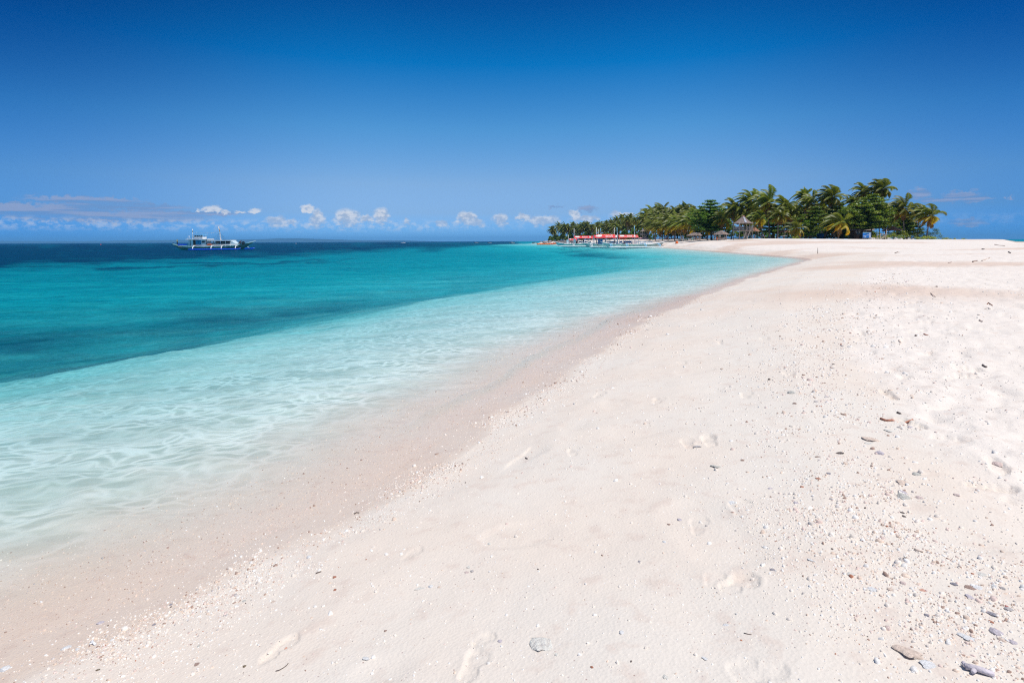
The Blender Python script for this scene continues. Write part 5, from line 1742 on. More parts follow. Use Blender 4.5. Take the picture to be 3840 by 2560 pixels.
    for a, b in (((-.7, -.03, 1.2), (.7, -.03, 1.2)), ((-.75, -.03, .45), (.6, -.03, .45)), ((-.55, -.05, .05), (.62, -.05, 1.05)), ((-.72, 0, 1.1), (-.85, .85, 1.0)), ((-.74, 0, .45), (-.9, .88, .4))):
        MB().bar(a, b, .09).build('brace', wd, t)

    # chairs, tables
    C = [(2436, 262, PALEGREEN, 'pale green plastic chair at the far left end of the beach tables'), (2449, 258, GREENP, 'green plastic chair left of the golden palms'),
         (2484, 244, PALEGREEN, 'pale green plastic chair under the golden palms'), (2548, 208, PALEGREEN, 'pale green plastic chair left of the white bench'),
         (2568, 206, GREENP, 'green plastic chair right of the white bench'), (2576, 204, PALEGREEN, 'pale green plastic chair in shade by the small white table'),
         (2597, 191, PALEGREEN, 'pale green plastic chair at the right of the white table'), (2674, 170, GREENP, 'green plastic chair right of the small upright palm'),
         (2840, 156, GREENP, 'green plastic chair under the trees with the person in light blue'), (2863, 154, GREENP, 'green plastic chair holding the person in purple'),
         (2966, 147, PALEGREEN, 'pale green plastic chair right of the picnic table'), (2978, 148, GREENP, 'green plastic chair beside the pale one by the low palm'),
         (3184, 150, GREENP, 'green plastic chair in shade left of the signboard'), (2812, 158, GREENP, 'green plastic chair under the lookout hut')]
    for i, (px, D, m, l) in enumerate(C):
        chair(px, D, m, l, R((i * 77) % 140 - 70))
    chair(2690, 165, ORANGE, 'orange plastic chair beside the two-tiered cottage', R(20))
    table(2590, 193, 'small white table by the pale green chairs', WHITE, WHITE, 1.1)
    table(2938, 149, 'white picnic table with blue legs left of the low leaning palm', WHITE, TEALP, 1.6)
    table(2441, 262, 'pale table at the far left end of the beach', PALEGREEN, PALEGREEN, 1.5)
    table(2800, 158, 'green table in the shade beneath the lookout hut', GREENP, GREENP, 1.2)
    table(2885, 158, 'white stool-like table under the palms right of the hut', WHITE, WHITE, .6, .5, .7)
    # white slatted bench
    g = gnd(2557, 207)
    t = thing('wooden_bench', g, 0, 'white slatted bench standing under the golden palms', 'bench')
    MB().box((0, 0, .45), (1.6, .45, .06)).build('seat', WHITE, t)
    b = MB()
    for i in range(5):
        b.box((-.7 + .35 * i, .22, 1.0), (.14, .05, 1.1))
    b.box((0, .25, .6), (1.6, .05, .1)).build('backrest', WHITE, t)
    for a in (-.7, .7):
        MB().box((a, 0, .22), (.08, .4, .44)).build('leg', WHITE, t)
    # drum, post, ball
    g = gnd(3076, 150)
    t = thing('water_drum', g, 0, 'blue water drum between the almond trunks', 'drum')
    MB().tube([(0, 0, 0), (0, 0, .4), (0, 0, 1.3), (0, 0, 1.5)], [.75, .85, .85, .5], 14).build('barrel', BLUE, t)
    MB().tube([(0, 0, 1.48), (0, 0, 1.6)], [.3, .3], 10).build('lid', BLACK, t)
    q = locate(3066, 951)
    tag(MB().tube([(0, 0, -.3), (.01, 0, .45), (0, 0, .72)], [.035, .03, .02], 6).build('stick', DARKWOOD), 'thin dark stick planted upright in the sand beyond the lagoon tip', 'stick').location = q
    q = locate(2538, 914)
    t = thing('marker_buoy', (q.x, q.y, q.z), 0, 'orange-red rounded buoy lying on the sand', 'buoy')
    MB().tube([(0, 0, -.05), (0, 0, .2), (0, 0, .5), (0, 0, .7), (0, 0, .78)], [.42, .48, .44, .28, .08], 12).build('float', ORANGE, t)
    MB().tube([(-.15, -.05, .74), (0, -.05, .9), (.15, -.05, .74)], .035, 5).build('handle', ORANGERED, t)
    for px, py, m, l in ((1110, 914, WHITE, 'tiny white buoy far out on the sea, right of the ferry'), (378, 918, ORANGERED, 'tiny reddish buoy far out on the sea, left of the ferry')):
        q = G(px, py)
        o = MB().tube([(0, 0, -.3), (0, 0, .1), (0, 0, .5), (0, 0, .8)], [.3, .5, .4, .1], 10).build('buoy', m)
        o.location = (q.x, q.y, 0); tag(o, l, 'buoy')

    # inflatable tow tubes off the point
    a = V(2013, 900, 330); b = V(2092, 900, 330)
    n = 9
    for i in range(n):
        f = i / n
        x = a.x + (b.x - a.x) * f
        L = (b.x - a.x) / n
        o = MB().tube([(0, 0, .2), (.2, 0, .42), (L * .5, 0, .5), (L * .85, 0, .42), (L * 1.02, 0, .2)], [.2, .42, .46, .42, .2], 8).build('swim_barrier_float', ORANGE if i < 6 or i % 2 else ORANGERED)
        o.location = (x, a.y + (i % 3) * .3, -.05 + .12 * max(0, i - 5))
        tag(o, 'orange float of the swimming-area line off the rocky point', 'float', 'orange floats in a line off the rocky point')
    # people ashore
    W = cloth('white', (.7, .7, .7))
    def pp(px, D, rz, pose, sh, lg, lab, **k):
        person(gnd(px, D), R(rz), pose, sh, lg, lab, **k)
    pp(2699, 163, 60, 'raise', W, cloth('pinkish', (.55, .25, .22)), 'person in white shirt and pink shorts standing by the orange chair')
    pp(2649, 174, 0, 'stand', cloth('lilac', (.5, .42, .5)), cloth('black', (.02, .02, .03)), 'person in pale lilac top standing beside the small upright palm')
    pp(2669, 176, 20, 'walk', cloth('paleblue', (.45, .52, .65)), cloth('black', (.02, .02, .03)), 'person in pale blue shirt walking in the shade behind the small palm')
    pp(2590, 197, 0, 'sit', cloth('slate', (.12, .16, .22)), cloth('navy', (.02, .03, .09)), 'person with white hat sitting at the small white table', hat=W)
    pp(2803, 160, 20, 'stand', cloth('red', (.35, .03, .05)), cloth('red', (.35, .03, .05)), 'person dressed in red standing under the lookout hut')
    pp(2831, 155.5, -30, 'sit', cloth('skyblue', (.25, .42, .52)), cloth('paleblue', (.45, .52, .65)), 'person in light blue sitting under the trees right of the lookout hut')
    pp(2862, 154, 40, 'sit', cloth('purple', (.22, .20, .42)), cloth('black', (.02, .02, .03)), 'person in purple sitting on a green chair')
    pp(2848, 158, 10, 'sit', cloth('grey', (.2, .2, .2)), W, 'person in grey top sitting between the light blue and the purple one')
    pp(3082, 152, 80, 'walk', cloth('sand', (.55, .42, .35)), cloth('pinkish', (.55, .25, .22)), 'person in beige walking between the trunks beside the blue drum')
    pp(2499, 236, 0, 'sit', cloth('magenta', (.45, .15, .25)), cloth('pinkish', (.55, .25, .22)), 'person in pink sitting on the sand below the golden palms')
    pp(2493, 238, 30, 'stand', cloth('slate', (.12, .16, .22)), cloth('black', (.02, .02, .03)), 'person in slate shirt standing below the golden palms')
    pp(2446, 262, -20, 'sit', cloth('darkred', (.12, .03, .03)), cloth('black', (.02, .02, .03)), 'person in dark red sitting at the far left table')

    # pink tarpaulin by the small lookout
    q = gnd(2425, 292)
    o = MB()
    rows = []
    for i in range(9):
        x = -4 + i
        rows.append([(x, -1.2, .05), (x, -.5, .7 + .35 * math.sin(i * 1.9)), (x, .5, .9 + .3 * math.sin(i * 2.7)), (x, 1.3, .05)])
    o.loft(rows, smooth=True)
    o = o.build('tarpaulin_heap', cloth('pink', (.55, .30, .33))); o.location = q
    tag(o, 'heap of dusty pink tarpaulin on the sand by the small distant lookout', 'tarpaulin')

    # far boats and bathers at the horizon
    lab = ['first', 'x']
    for i, (px, D, L, l) in enumerate([(1786, 760, 7, 'tiny dark boat on the horizon, the right one of the middle pair'), (1836, 700, 6, 'tiny boat on the pale shoal left of the person-sized specks'),
                                       (1920, 560, 6, 'tiny dark boat on the horizon straight above the middle of the shore'), (2004, 520, 6, 'tiny dark boat just left of the rocky point'),
                                       (1512, 900, 9, 'tiny white boat furthest left on the pale shoal')]):
        p = V(px, 900, D)
        t = thing('small_boat', (p.x, p.y, 0), R(i * 13), l, 'boat')
        hm, secs = hull_mb(L, .6, .6, .5)
        hm.build('hull', DARKHULL if i < 4 else WHITE, t)
        MB().box((0, 0, 1.5), (L * .35, 1.2, .08)).box((-L * .1, 0, 1.05), (.1, .1, .9)).box((L * .1, 0, 1.05), (.1, .1, .9)).build('canopy', DARKHULL if i % 2 else WHITE, t)
        for sd in (-1, 1):
            MB().tube([(-L * .35, sd * 2, .1), (L * .35, sd * 2, .1)], .08, 5).build('float', WHITE, t)
            MB().tube([(0, 0, .7), (0, sd * 1.4, .75), (0, sd * 2, .12)], .05, 5).build('outrigger_arm', WHITE, t)

    # rocks
    gr = 'grey boulders heaped along the point'
    rnd = random.Random(9)
    for i in range(56):
        px = rnd.uniform(2026, 2165)
        D = float(np.interp(px, [2026, 2060, 2165], [500, 470, 380])) - rnd.uniform(0, 14)
        x = V(px, 900, D)
        z = max(0, zland(x.x, D))
        s = rnd.uniform(.8, 1.9) * (.5 + .5 * min(1, (px - 2020) / 60))
        rock((x.x, D, z + s * .2), (s * 1.3, s, s * .7), GREYROCK, 'boulder', 'grey boulder of the heap along the point behind the left boat', 'rock', gr)
    gw = 'pale rocks along the foot of the beach hedge'
    for i in range(24):
        px = rnd.choice([rnd.uniform(3330, 3385), rnd.uniform(3262, 3300), rnd.uniform(3380, 3440)])
        D = 134.2 + rnd.uniform(0, 1.2) + (2 if px > 3385 else 0)
        s = rnd.uniform(.16, .36)
        q = gnd(px, D)
        rock((q.x, q.y, q.z + s * .3 + (.5 if px > 3385 and i % 2 else 0) * .6), (s * 1.4, s, s * .8), WHITEROCK, 'pale_rock', 'pale rock lying at the foot of the hedge right of the wooden frame' if px > 3310 else 'pale rock between the blue signboard and the wooden frame', 'rock', gw if px > 3310 else 'pale rocks left of the wooden frame')


build_boats()
build_ferry()
build_shore_things()
# ------------------------------------------------------------------ small things lying on the sand
def debris_mat():
    m, nt, out = new_mat('shell_and_coral')
    n = N(nt)
    at = n('Attribute', {'attribute_name': 'tint'})
    geo_ = n('NewGeometry')
    no = n('TexNoise', Vector=geo_.outputs['Position'], Scale=220.0, Detail=3.0)
    c = n.mix(1.0, at.outputs['Color'], n.mix(n.rng(no.outputs[0], .35, .65), (.82, .80, .78), (1.06, 1.05, 1.04)), 'MULTIPLY')
    p = n('BsdfPrincipled', Base_Color=c, Roughness=.75)
    p.inputs['Specular IOR Level'].default_value = .25
    nt.links.new(p.outputs[0], out.inputs[0])
    return m


DEBRIS = debris_mat()
TINTS = {'white': (.84, .82, .79), 'cream': (.80, .73, .66), 'tan': (.72, .58, .48), 'pink': (.70, .56, .51), 'lilac': (.60, .54, .57), 'grey': (.54, .50, .48), 'greygreen': (.58, .56, .50),
         'slate': (.34, .32, .35), 'brown': (.40, .28, .23), 'redbrown': (.45, .19, .12), 'dark': (.14, .11, .10), 'olive': (.22, .17, .11), 'red': (.55, .13, .10), 'coral': (.75, .42, .32)}


def full_height(x, y):
    xx = np.array([x]); yy = np.array([y])
    z = terrain(xx, yy)[0]
    return float(add_prints(xx, yy, z)[0])


PEB = [rock_mesh(40 + i, 3, .16) for i in range(5)]
FLAT = [rock_mesh(60 + i, 3, .30) for i in range(5)]
PMAT = {}


def speckled(name):
    if name not in PMAT:
        m, nt, out = new_mat('stone_' + name)
        n = N(nt)
        tc = n('TexCoord')
        no = n('TexNoise', Vector=tc.outputs['Object'], Scale=2.2, Detail=6.0, Roughness=.7)
        sp = n('TexNoise', Vector=tc.outputs['Object'], Scale=11.0, Detail=2.0)
        c = TINTS[name]
        cc = n.mix(n.rng(no.outputs[0], .3, .7), tuple(v * .75 for v in c), tuple(min(.85, v * 1.15) for v in c))
        cc = n.mix(n.rng(sp.outputs[0], .60, .68, 0, .45), cc, tuple(v * .35 for v in c))
        b = n('Bump', Strength=.5, Distance=.08, Height=no.outputs[0])
        p = n('BsdfPrincipled', Base_Color=cc, Roughness=.7, Normal=b)
        p.inputs['Specular IOR Level'].default_value = .3
        nt.links.new(p.outputs[0], out.inputs[0])
        PMAT[name] = m
    return PMAT[name]


STONES = [  # photo x, y, width in photo pixels, tint, kind, aspect, heading, label
    (2033, 2412, 96, 'cream', 'rock', .75, .1, 'largest pale flat stone with yellowish edge, near the bottom middle'),
    (2971, 1472, 34, 'greygreen', 'pebble', .6, 0, 'mottled grey oval stone, furthest up of the loose grey stones'),
    (2980, 1512, 18, 'brown', 'pebble', .6, 0, 'small grey-brown stone just below the mottled grey oval one'),
    (3124, 1366, 12, 'dark', 'pebble', .6, 0, 'tiny dark stone at the upper edge of the gravel band'),
    (3124, 1381, 11, 'grey', 'pebble', .6, 0, 'tiny grey stone touching the tiny dark one at the upper gravel band'),
    (3098, 1490, 15, 'lilac', 'pebble', .5, 0, 'small lilac stone right of the mottled grey oval one'),
    (3064, 1507, 20, 'grey', 'flake', .5, .2, 'thin grey stone between the mottled oval and the small lilac stone'),
    (2686, 1749, 40, 'greygreen', 'flake', .75, .4, 'flat speckled grey stone half sunk in a dent of the sand'),
    (2614, 1673, 28, 'grey', 'flake', .55, 0, 'flat grey shell fragment left of the forked crack in the sand'),
    (2786, 1726, 17, 'brown', 'pebble', .5, 0, 'small reddish brown stone right of the flat speckled one'),
    (3108, 1776, 19, 'slate', 'pebble', .7, 0, 'small blue-black stone above the crushed coral patch'),
    (3068, 1793, 20, 'redbrown', 'flake', .7, .5, 'crumbly red-brown bit left of the blue-black stone'),
    (3148, 1700, 32, 'dark', 'flake', .45, 0, 'dark brown angular chip left of the round lilac stone'),
    (3298, 1700, 36, 'lilac', 'pebble', .85, 0, 'round smooth lilac pebble'),
    (3269, 1647, 62, 'tan', 'flake', .45, 0, 'long tan sandstone slab above the round lilac pebble'),
    (3262, 1662, 36, 'cream', 'flake', .3, .1, 'thin cream sliver under the tan slab'),
    (3412, 1605, 18, 'lilac', 'pebble', .6, 0, 'small lilac stone right below the driftwood'),
    (3371, 1604, 16, 'grey', 'pebble', .6, 0, 'small grey stone left of the lilac one below the driftwood'),
    (3336, 1616, 34, 'cream', 'flake', .5, .2, 'curled cream shell below the driftwood'),
    (3388, 1866, 46, 'greygreen', 'pebble', .6, 0, 'large grey-green stone above the crushed coral patch'),
    (3388, 1848, 34, 'lilac', 'flake', .5, 0, 'pale bluish stone touching the large grey-green one'),
    (3446, 1869, 26, 'pink', 'pebble', .6, 0, 'pinkish stone right of the large grey-green one'),
    (3386, 1918, 20, 'dark', 'flake', .4, .3, 'black chip on the crushed coral, the upper of two'),
    (3390, 1932, 15, 'dark', 'pebble', .5, 0, 'black chip on the crushed coral, the lower of two'),
    (3392, 1815, 56, 'tan', 'flake', .4, -.2, 'tan curved slab above the grey-green stone'),
    (3436, 1781, 32, 'greygreen', 'pebble', .45, 0, 'greenish grey stone above the tan curved slab'),
    (3588, 1858, 25, 'pink', 'pebble', .6, 0, 'brown-pink stone far right of the large grey-green one'),
    (3065, 1713, 20, 'brown', 'flake', .4, 0, 'thin brown chip left of the dark angular chip'),
    (2985, 1887, 20, 'lilac', 'pebble', .6, 0, 'small lilac stone left of the crushed coral patch'),
    (3117, 1873, 17, 'grey', 'pebble', .5, 0, 'small grey stone at the left edge of the crushed coral patch'),
    (3047, 1862, 11, 'slate', 'flake', .6, .8, 'tiny slate chip left of the crushed coral patch'),
    (2896, 2134, 18, 'slate', 'pebble', .6, .9, 'slate oval pebble just right of the broad footprint'),
    (3388, 2184, 25, 'pink', 'pebble', .8, 0, 'round brown-pink pebble on smooth sand at lower right'),
    (3578, 2190, 24, 'slate', 'pebble', .6, 0, 'blue-grey pebble left of the dark brown stone at right'),
    (3641, 2205, 40, 'brown', 'flake', .4, -.3, 'dark brown pointed stone at right'),
    (3641, 2240, 38, 'lilac', 'flake', .45, -.2, 'lilac-brown stone just under the dark brown pointed one'),
    (3724, 2302, 44, 'slate', 'flake', .4, -.6, 'bent dark grey stone near the lower right edge'),
    (3782, 2285, 34, 'grey', 'pebble', .4, -.1, 'mottled grey stone right of the bent dark one'),
    (3775, 2275, 12, 'red', 'pebble', .6, 0, 'tiny bright red fragment above the mottled grey stone'),
    (3757, 2270, 15, 'brown', 'flake', .7, 1.2, 'small brown chip between the bent dark stone and the red fragment'),
    (3735, 2370, 46, 'lilac', 'pebble', .5, 0, 'dark lilac stone below the bent dark grey one'),
    (3798, 2407, 28, 'lilac', 'pebble', .6, 0, 'lilac stone lowest at the right edge'),
    (3757, 2398, 26, 'tan', 'pebble', .6, 0, 'tan stone between the two lilac stones at right'),
    (3476, 2306, 20, 'slate', 'pebble', .6, 0, 'dark blue-grey pebble alone left of the bent dark stone'),
    (3761, 2206, 22, 'grey', 'pebble', .7, 0, 'grey-brown pebble among white shells at the right edge'),
    (3720, 2332, 22, 'redbrown', 'flake', .4, -.8, 'red-brown sliver above the dark lilac stone'),
    (3041, 2096, 24, 'white', 'flake', .8, 0, 'white triangular shell bit in the middle of the lower right sand'),
    (2722, 2340, 20, 'white', 'flake', .6, .6, 'white shell chip below the broad footprint'),
    (3269, 2208, 42, 'white', 'flake', .45, 0, 'bright white coral bit left of the round brown-pink pebble'),
    (3190, 2150, 34, 'cream', 'pebble', .4, 0, 'cream oval shell outline at lower right'),
    (3340, 2208, 30, 'tan', 'flake', .5, 0, 'tan flake left of the round brown-pink pebble'),
    (3460, 2210, 22, 'coral', 'flake', .5, .3, 'orange-edged shell right of the round brown-pink pebble'),
    (3624, 2386, 52, 'white', 'flake', .6, .2, 'large chalky white shell left of the dark lilac stone'),
    (3670, 2205, 40, 'white', 'flake', .4, 0, 'long white shell behind the dark brown pointed stone'),
    (3727, 2196, 22, 'white', 'pebble', .8, 0, 'round white shell near the right edge'),
    (3680, 2152, 34, 'cream', 'flake', 1.0, .3, 'pale triangular coral chunk near the right edge'),
    (3404, 2439, 92, 'tan', 'flake', .6, .3, 'broad wet tan stone pressed into the sand at lower right'),
    (3486, 2490, 74, 'white', 'flake', .35, 0, 'long white shell slab right below the broad tan stone'),
    (3743, 1741, 40, 'pink', 'pebble', .7, 0, 'crumbly pinkish lump with a dark hole on the dry sand at right'),
    (2645, 2464, 26, 'white', 'flake', .6, .5, 'white shell chip left of the faint lowest footprint'),
    (2496, 2535, 24, 'cream', 'pebble', .9, 0, 'round cream pebble at the bottom edge'),
    (2551, 1940, 24, 'lilac', 'flake', .5, .4, 'lilac flake on clean sand left of centre right'),
    (2508, 1961, 15, 'brown', 'pebble', .7, 0, 'small brown stone beside the lilac flake'),
    (2491, 2029, 16, 'white', 'pebble', 1.2, 0, 'upright white shell below the small brown stone'),
    (2890, 1831, 22, 'lilac', 'flake', .3, 0, 'thin lilac flake on the clean sand'),
    (2747, 1880, 32, 'white', 'flake', .5, 0, 'white broken shell on the clean sand'),
    (1770, 2137, 17, 'grey', 'pebble', .8, 0, 'grey round pebble of the small cluster in the middle'),
    (1750, 2142, 20, 'pink', 'flake', .5, .3, 'pinkish shell of the small cluster in the middle'),
    (1759, 2122, 20, 'cream', 'flake', .5, -.4, 'cream shell at the top of the small cluster in the middle'),
    (1615, 2196, 22, 'white', 'pebble', .55, 0, 'bright white oval shell left below the middle cluster'),
    (1576, 2204, 42, 'cream', 'flake', .22, .2, 'long cream sliver beside the bright white oval shell'),
    (1647, 2198, 14, 'tan', 'pebble', 1, 0, 'small tan shell right of the bright white oval one'),
    (1875, 2401, 20, 'lilac', 'pebble', .8, 0, 'pale lilac stone beside the sharpest footprint'),
    (2334, 2371, 26, 'white', 'flake', .7, .4, 'white angular shell right of the largest pale stone'),
    (2220, 2500, 14, 'redbrown', 'pebble', .9, 0, 'small dark red seed below right of the largest pale stone'),
    (2088, 2453, 18, 'cream', 'pebble', .9, 0, 'round shell just right below the largest pale stone'),
    (1836, 2030, 18, 'cream', 'pebble', .8, 0, 'cream round shell above the middle cluster'),
    (2397, 2103, 13, 'slate', 'pebble', .5, 0, 'small dark grey pebble on smooth sand right of the middle'),
    (1375, 2464, 30, 'white', 'flake', .6, .5, 'white lump of coral left of the sharpest footprint'),
    (1445, 2362, 13, 'brown', 'pebble', 1, 0, 'brown snail shell above the white lump of coral'),
    (1373, 2094, 8, 'redbrown', 'pebble', .9, 0, 'tiny red-brown bit beside the upper gravel edge'),
    (2018, 2130, 9, 'dark', 'pebble', .8, 0, 'tiny dark chip right of the middle cluster'),
    (578, 2341, 16, 'slate', 'pebble', .6, .5, 'dark slate pebble at the water side, left of all brown bits'),
    (641, 2267, 14, 'slate', 'pebble', .7, .4, 'small dark pebble near the wet sand edge'),
    (669, 2262, 16, 'tan', 'pebble', .8, .4, 'small tan pebble beside the small dark one at the wet edge'),
    (379, 2334, 32, 'lilac', 'flake', .4, .5, 'lilac flat stone on the wet sand'),
    (741, 2489, 22, 'brown', 'flake', .7, .6, 'brown chip below the wrack line'),
    (746, 2420, 14, 'greygreen', 'pebble', 1.2, 0, 'grey upright shell in the wrack line'),
    (1026, 2251, 18, 'tan', 'flake', .6, .5, 'tan curled shell in the upper wrack line'),
    (1160, 2087, 22, 'white', 'pebble', .6, 0, 'white oval shell at the upper end of the wrack line'),
    (1257, 2160, 22, 'redbrown', 'flake', .4, .3, 'red-brown leaf bit in the wrack line'),
    (1256, 2208, 15, 'redbrown', 'flake', .8, 0, 'small red-brown lump below the red-brown leaf bit'),
    (843, 2306, 20, 'grey', 'flake', .5, .8, 'grey leaning shell in the middle of the wrack line'),
    (915, 2251, 17, 'greygreen', 'flake', .8, 0, 'grey-green coral bit above the grey leaning shell'),
    (17, 2508, 40, 'white', 'pebble', .5, .4, 'large white cowrie-like shell at the left edge'),
    (249, 2428, 40, 'white', 'flake', .4, .7, 'long white shell on the wet sand at lower left'),
    (291, 2434, 18, 'white', 'pebble', .5, 0, 'small white shell beside the long white one at lower left'),
    (368, 2511, 18, 'olive', 'flake', .6, .7, 'dark olive husk bit at lower left'),
    (917, 2496, 15, 'olive', 'pebble', .8, 0, 'olive seed below the wrack line'),
    (1073, 2421, 13, 'coral', 'pebble', .9, 0, 'coral-orange fragment inside the left footprint'),
]


def px_size(q, wpx):
    return wpx / FPX * (q - Vector((0, 0, H_CAM))).dot(ray(1920, 1280).normalized()) if False else wpx * abs((RM.inverted() @ (q - Vector((0, 0, H_CAM)))).z) / FPX


def build_stones():
    rnd = random.Random(3)
    for (px, py, w, tint, kind, asp, ang, label) in STONES:
        q = locate(px, py)
        q.z = full_height(q.x, q.y)
        r = px_size(q, w) / 2 * .92
        me = rnd.choice(PEB if kind == 'pebble' else FLAT)
        name = {'rock': 'stone', 'pebble': 'pebble', 'flake': 'shell' if 'shell' in label else ('coral_fragment' if 'coral' in label else 'stone_chip')}[kind]
        hz = (.40 if kind == 'pebble' else .18)
        cat = 'shell' if 'shell' in label else ('coral' if 'coral' in label else 'stone')
        # the far side is foreshortened in the photo, so depth is wider than it looks
        fs = min(2.2, 1 / max(.35, (H_CAM - q.z) / (q - Vector((0, 0, H_CAM))).length))
        ry = r * asp * fs
        ry = min(ry, r * 1.1)
        rock((q.x, q.y, q.z + r * hz * .12), (r, ry, min(r, ry) * hz * (1.1 if kind == 'pebble' else 1)), speckled(tint), name, label, cat, me=me, rz=ang)
    # branching coral
    def coral(px, py, w, label, tint, seed):
        q = locate(px, py); q.z = full_height(q.x, q.y)
        r = px_size(q, w) / 2
        t = MB(); rn = random.Random(seed)
        a = rn.uniform(-.6, -.4)
        d = Vector((math.cos(a), math.sin(a), 0)); s_ = Vector((-d.y, d.x, 0))
        t.tube([-d * r, -d * r * .4 + Vector((0, 0, r * .12)), d * r * .3 + Vector((0, 0, r * .1)), d * r], [r * .26, r * .24, r * .27, r * .25], 9)
        t.tube([-d * r * .3, -d * r * .5 - s_ * r * .45, -d * r * .55 - s_ * r * .62], [r * .22, r * .18, r * .12], 8)
        t.tube([-d * r * .9, -d * r * 1.15 + s_ * r * .35 + Vector((0, 0, r * .1))], [r * .2, r * .16], 8)
        t.tube([d * r * .3, d * r * .35 + s_ * r * .35], [r * .2, r * .14], 8)
        o = t.build('branching_coral', speckled(tint)); o.location = (q.x, q.y, q.z + r * .2)
        tag(o, label, 'coral')
    coral(3673, 2517, 84, 'grey branching coral stub at the bottom right corner', 'lilac', 1)
    coral(351, 2414, 34, 'small white branching coral at lower left on the wet sand edge', 'white', 4)

    # twigs and driftwood
    def stick(pts, rad, tint, name, label, cat='stick'):
        P = []
        for (px, py) in pts:
            q = locate(px, py); q.z = full_height(q.x, q.y); P.append(q)
        c = P[0].copy()
        ws = [px_size(P[0], rad * k) / 2 for k in [1 - .35 * i / max(1, len(P) - 1) for i in range(len(P))]]
        o = MB().tube([p - c + Vector((0, 0, ws[0] * .7)) for p in P], ws, 7).build(name, speckled(tint))
        o.location = c
        return tag(o, label, cat)
    stick([(1034, 2513), (1048, 2509), (1062, 2501), (1074, 2492), (1081, 2483)], 4.0, 'dark', 'twig', 'thin curved dark twig below the left footprint', 'twig')
    stick([(3302, 1573), (3322, 1580), (3345, 1579), (3380, 1577), (3424, 1577)], 9, 'redbrown', 'driftwood', 'reddish brown driftwood stick lying in the gravel band', 'driftwood')
    stick([(2790, 2371), (2805, 2375), (2818, 2377)], 3.5, 'dark', 'twig', 'tiny dark twig on smooth sand below the broad footprint', 'twig')
    stick([(1329, 1927), (1337, 1922), (1347, 1923)], 5, 'dark', 'twig', 'small black twig high on the sand near the waterline', 'twig')
    stick([(1184, 2147), (1205, 2140)], 5.5, 'dark', 'twig', 'short black twig in the upper wrack line', 'twig')
    stick([(3730, 918), (3748, 921), (3768, 922)], 3, 'brown', 'driftwood', 'long thin branch lying near the crest of the sand at right', 'driftwood')
    stick([(3682, 978), (3697, 973), (3713, 966)], 4.5, 'tan', 'driftwood', 'tan palm rib on the far right sand, the larger of a pair', 'driftwood')
    stick([(3648, 983), (3657, 979), (3665, 977)], 5, 'brown', 'driftwood', 'brown husk just left of the tan palm rib', 'driftwood')
    stick([(3556, 986), (3562, 984), (3568, 982)], 3.5, 'brown', 'driftwood', 'small brown stick left of the palm rib pair', 'driftwood')
    stick([(3356, 950), (3366, 946), (3372, 947)], 3, 'brown', 'driftwood', 'crossed twigs on the far sand above the tan patch', 'driftwood')
    stick([(3490, 1098), (3498, 1107), (3508, 1116)], 2.6, 'brown', 'twig', 'upright bent twig with debris in the middle of the dry sand', 'twig')
    stick([(3702, 1143), (3706, 1138), (3722, 1149)], 4, 'redbrown', 'driftwood', 'red-brown forked twig on the dry sand at right', 'driftwood')
    stick([(3693, 1155), (3706, 1154), (3715, 1158)], 3, 'tan', 'driftwood', 'thin tan twig just below the forked twig', 'driftwood')
    stick([(3685, 1370), (3692, 1373), (3700, 1376)], 8, 'dark', 'husk', 'dark husk lying on the dry sand at right', 'husk')
    stick([(3465, 1253), (3472, 1257), (3481, 1259)], 5, 'redbrown', 'husk', 'small red-brown husk left of the dark husk', 'husk')
    stick([(3782, 946), (3790, 949)], 5, 'dark', 'husk', 'dark dot-like husk near the right edge of the crest', 'husk')
    stick([(3683, 936), (3691, 935)], 5, 'dark', 'husk', 'small black husk high on the right sand', 'husk')
    stick([(3674, 1200), (3684, 1204)], 7, 'tan', 'husk', 'tan husk half buried right on the dry sand', 'husk')
    stick([(3372, 1278), (3378, 1284)], 7, 'tan', 'husk', 'tan chip standing in the dry sand above the gravel', 'husk')
    stick([(3365, 1548), (3377, 1553)], 8, 'dark', 'husk', 'black lump just above the driftwood', 'husk')
    stick([(2480, 2067), (2520, 2069), (2550, 2072)], 5, 'cream', 'coral_stick', 'long pale coral stick on smooth sand', 'coral') if False else None
    stick([(3428, 2063), (3443, 2067), (3462, 2073)], 9, 'tan', 'coral_stick', 'tan finger of coral below the crushed coral patch', 'coral')
    stick([(1631, 1704), (1644, 1700)], 4, 'brown', 'twig', 'small brown twig on the open sand above the middle', 'twig')
    stick([(1971, 1713), (1978, 1716)], 6, 'dark', 'husk', 'small black speck-like husk on the open middle sand', 'husk')


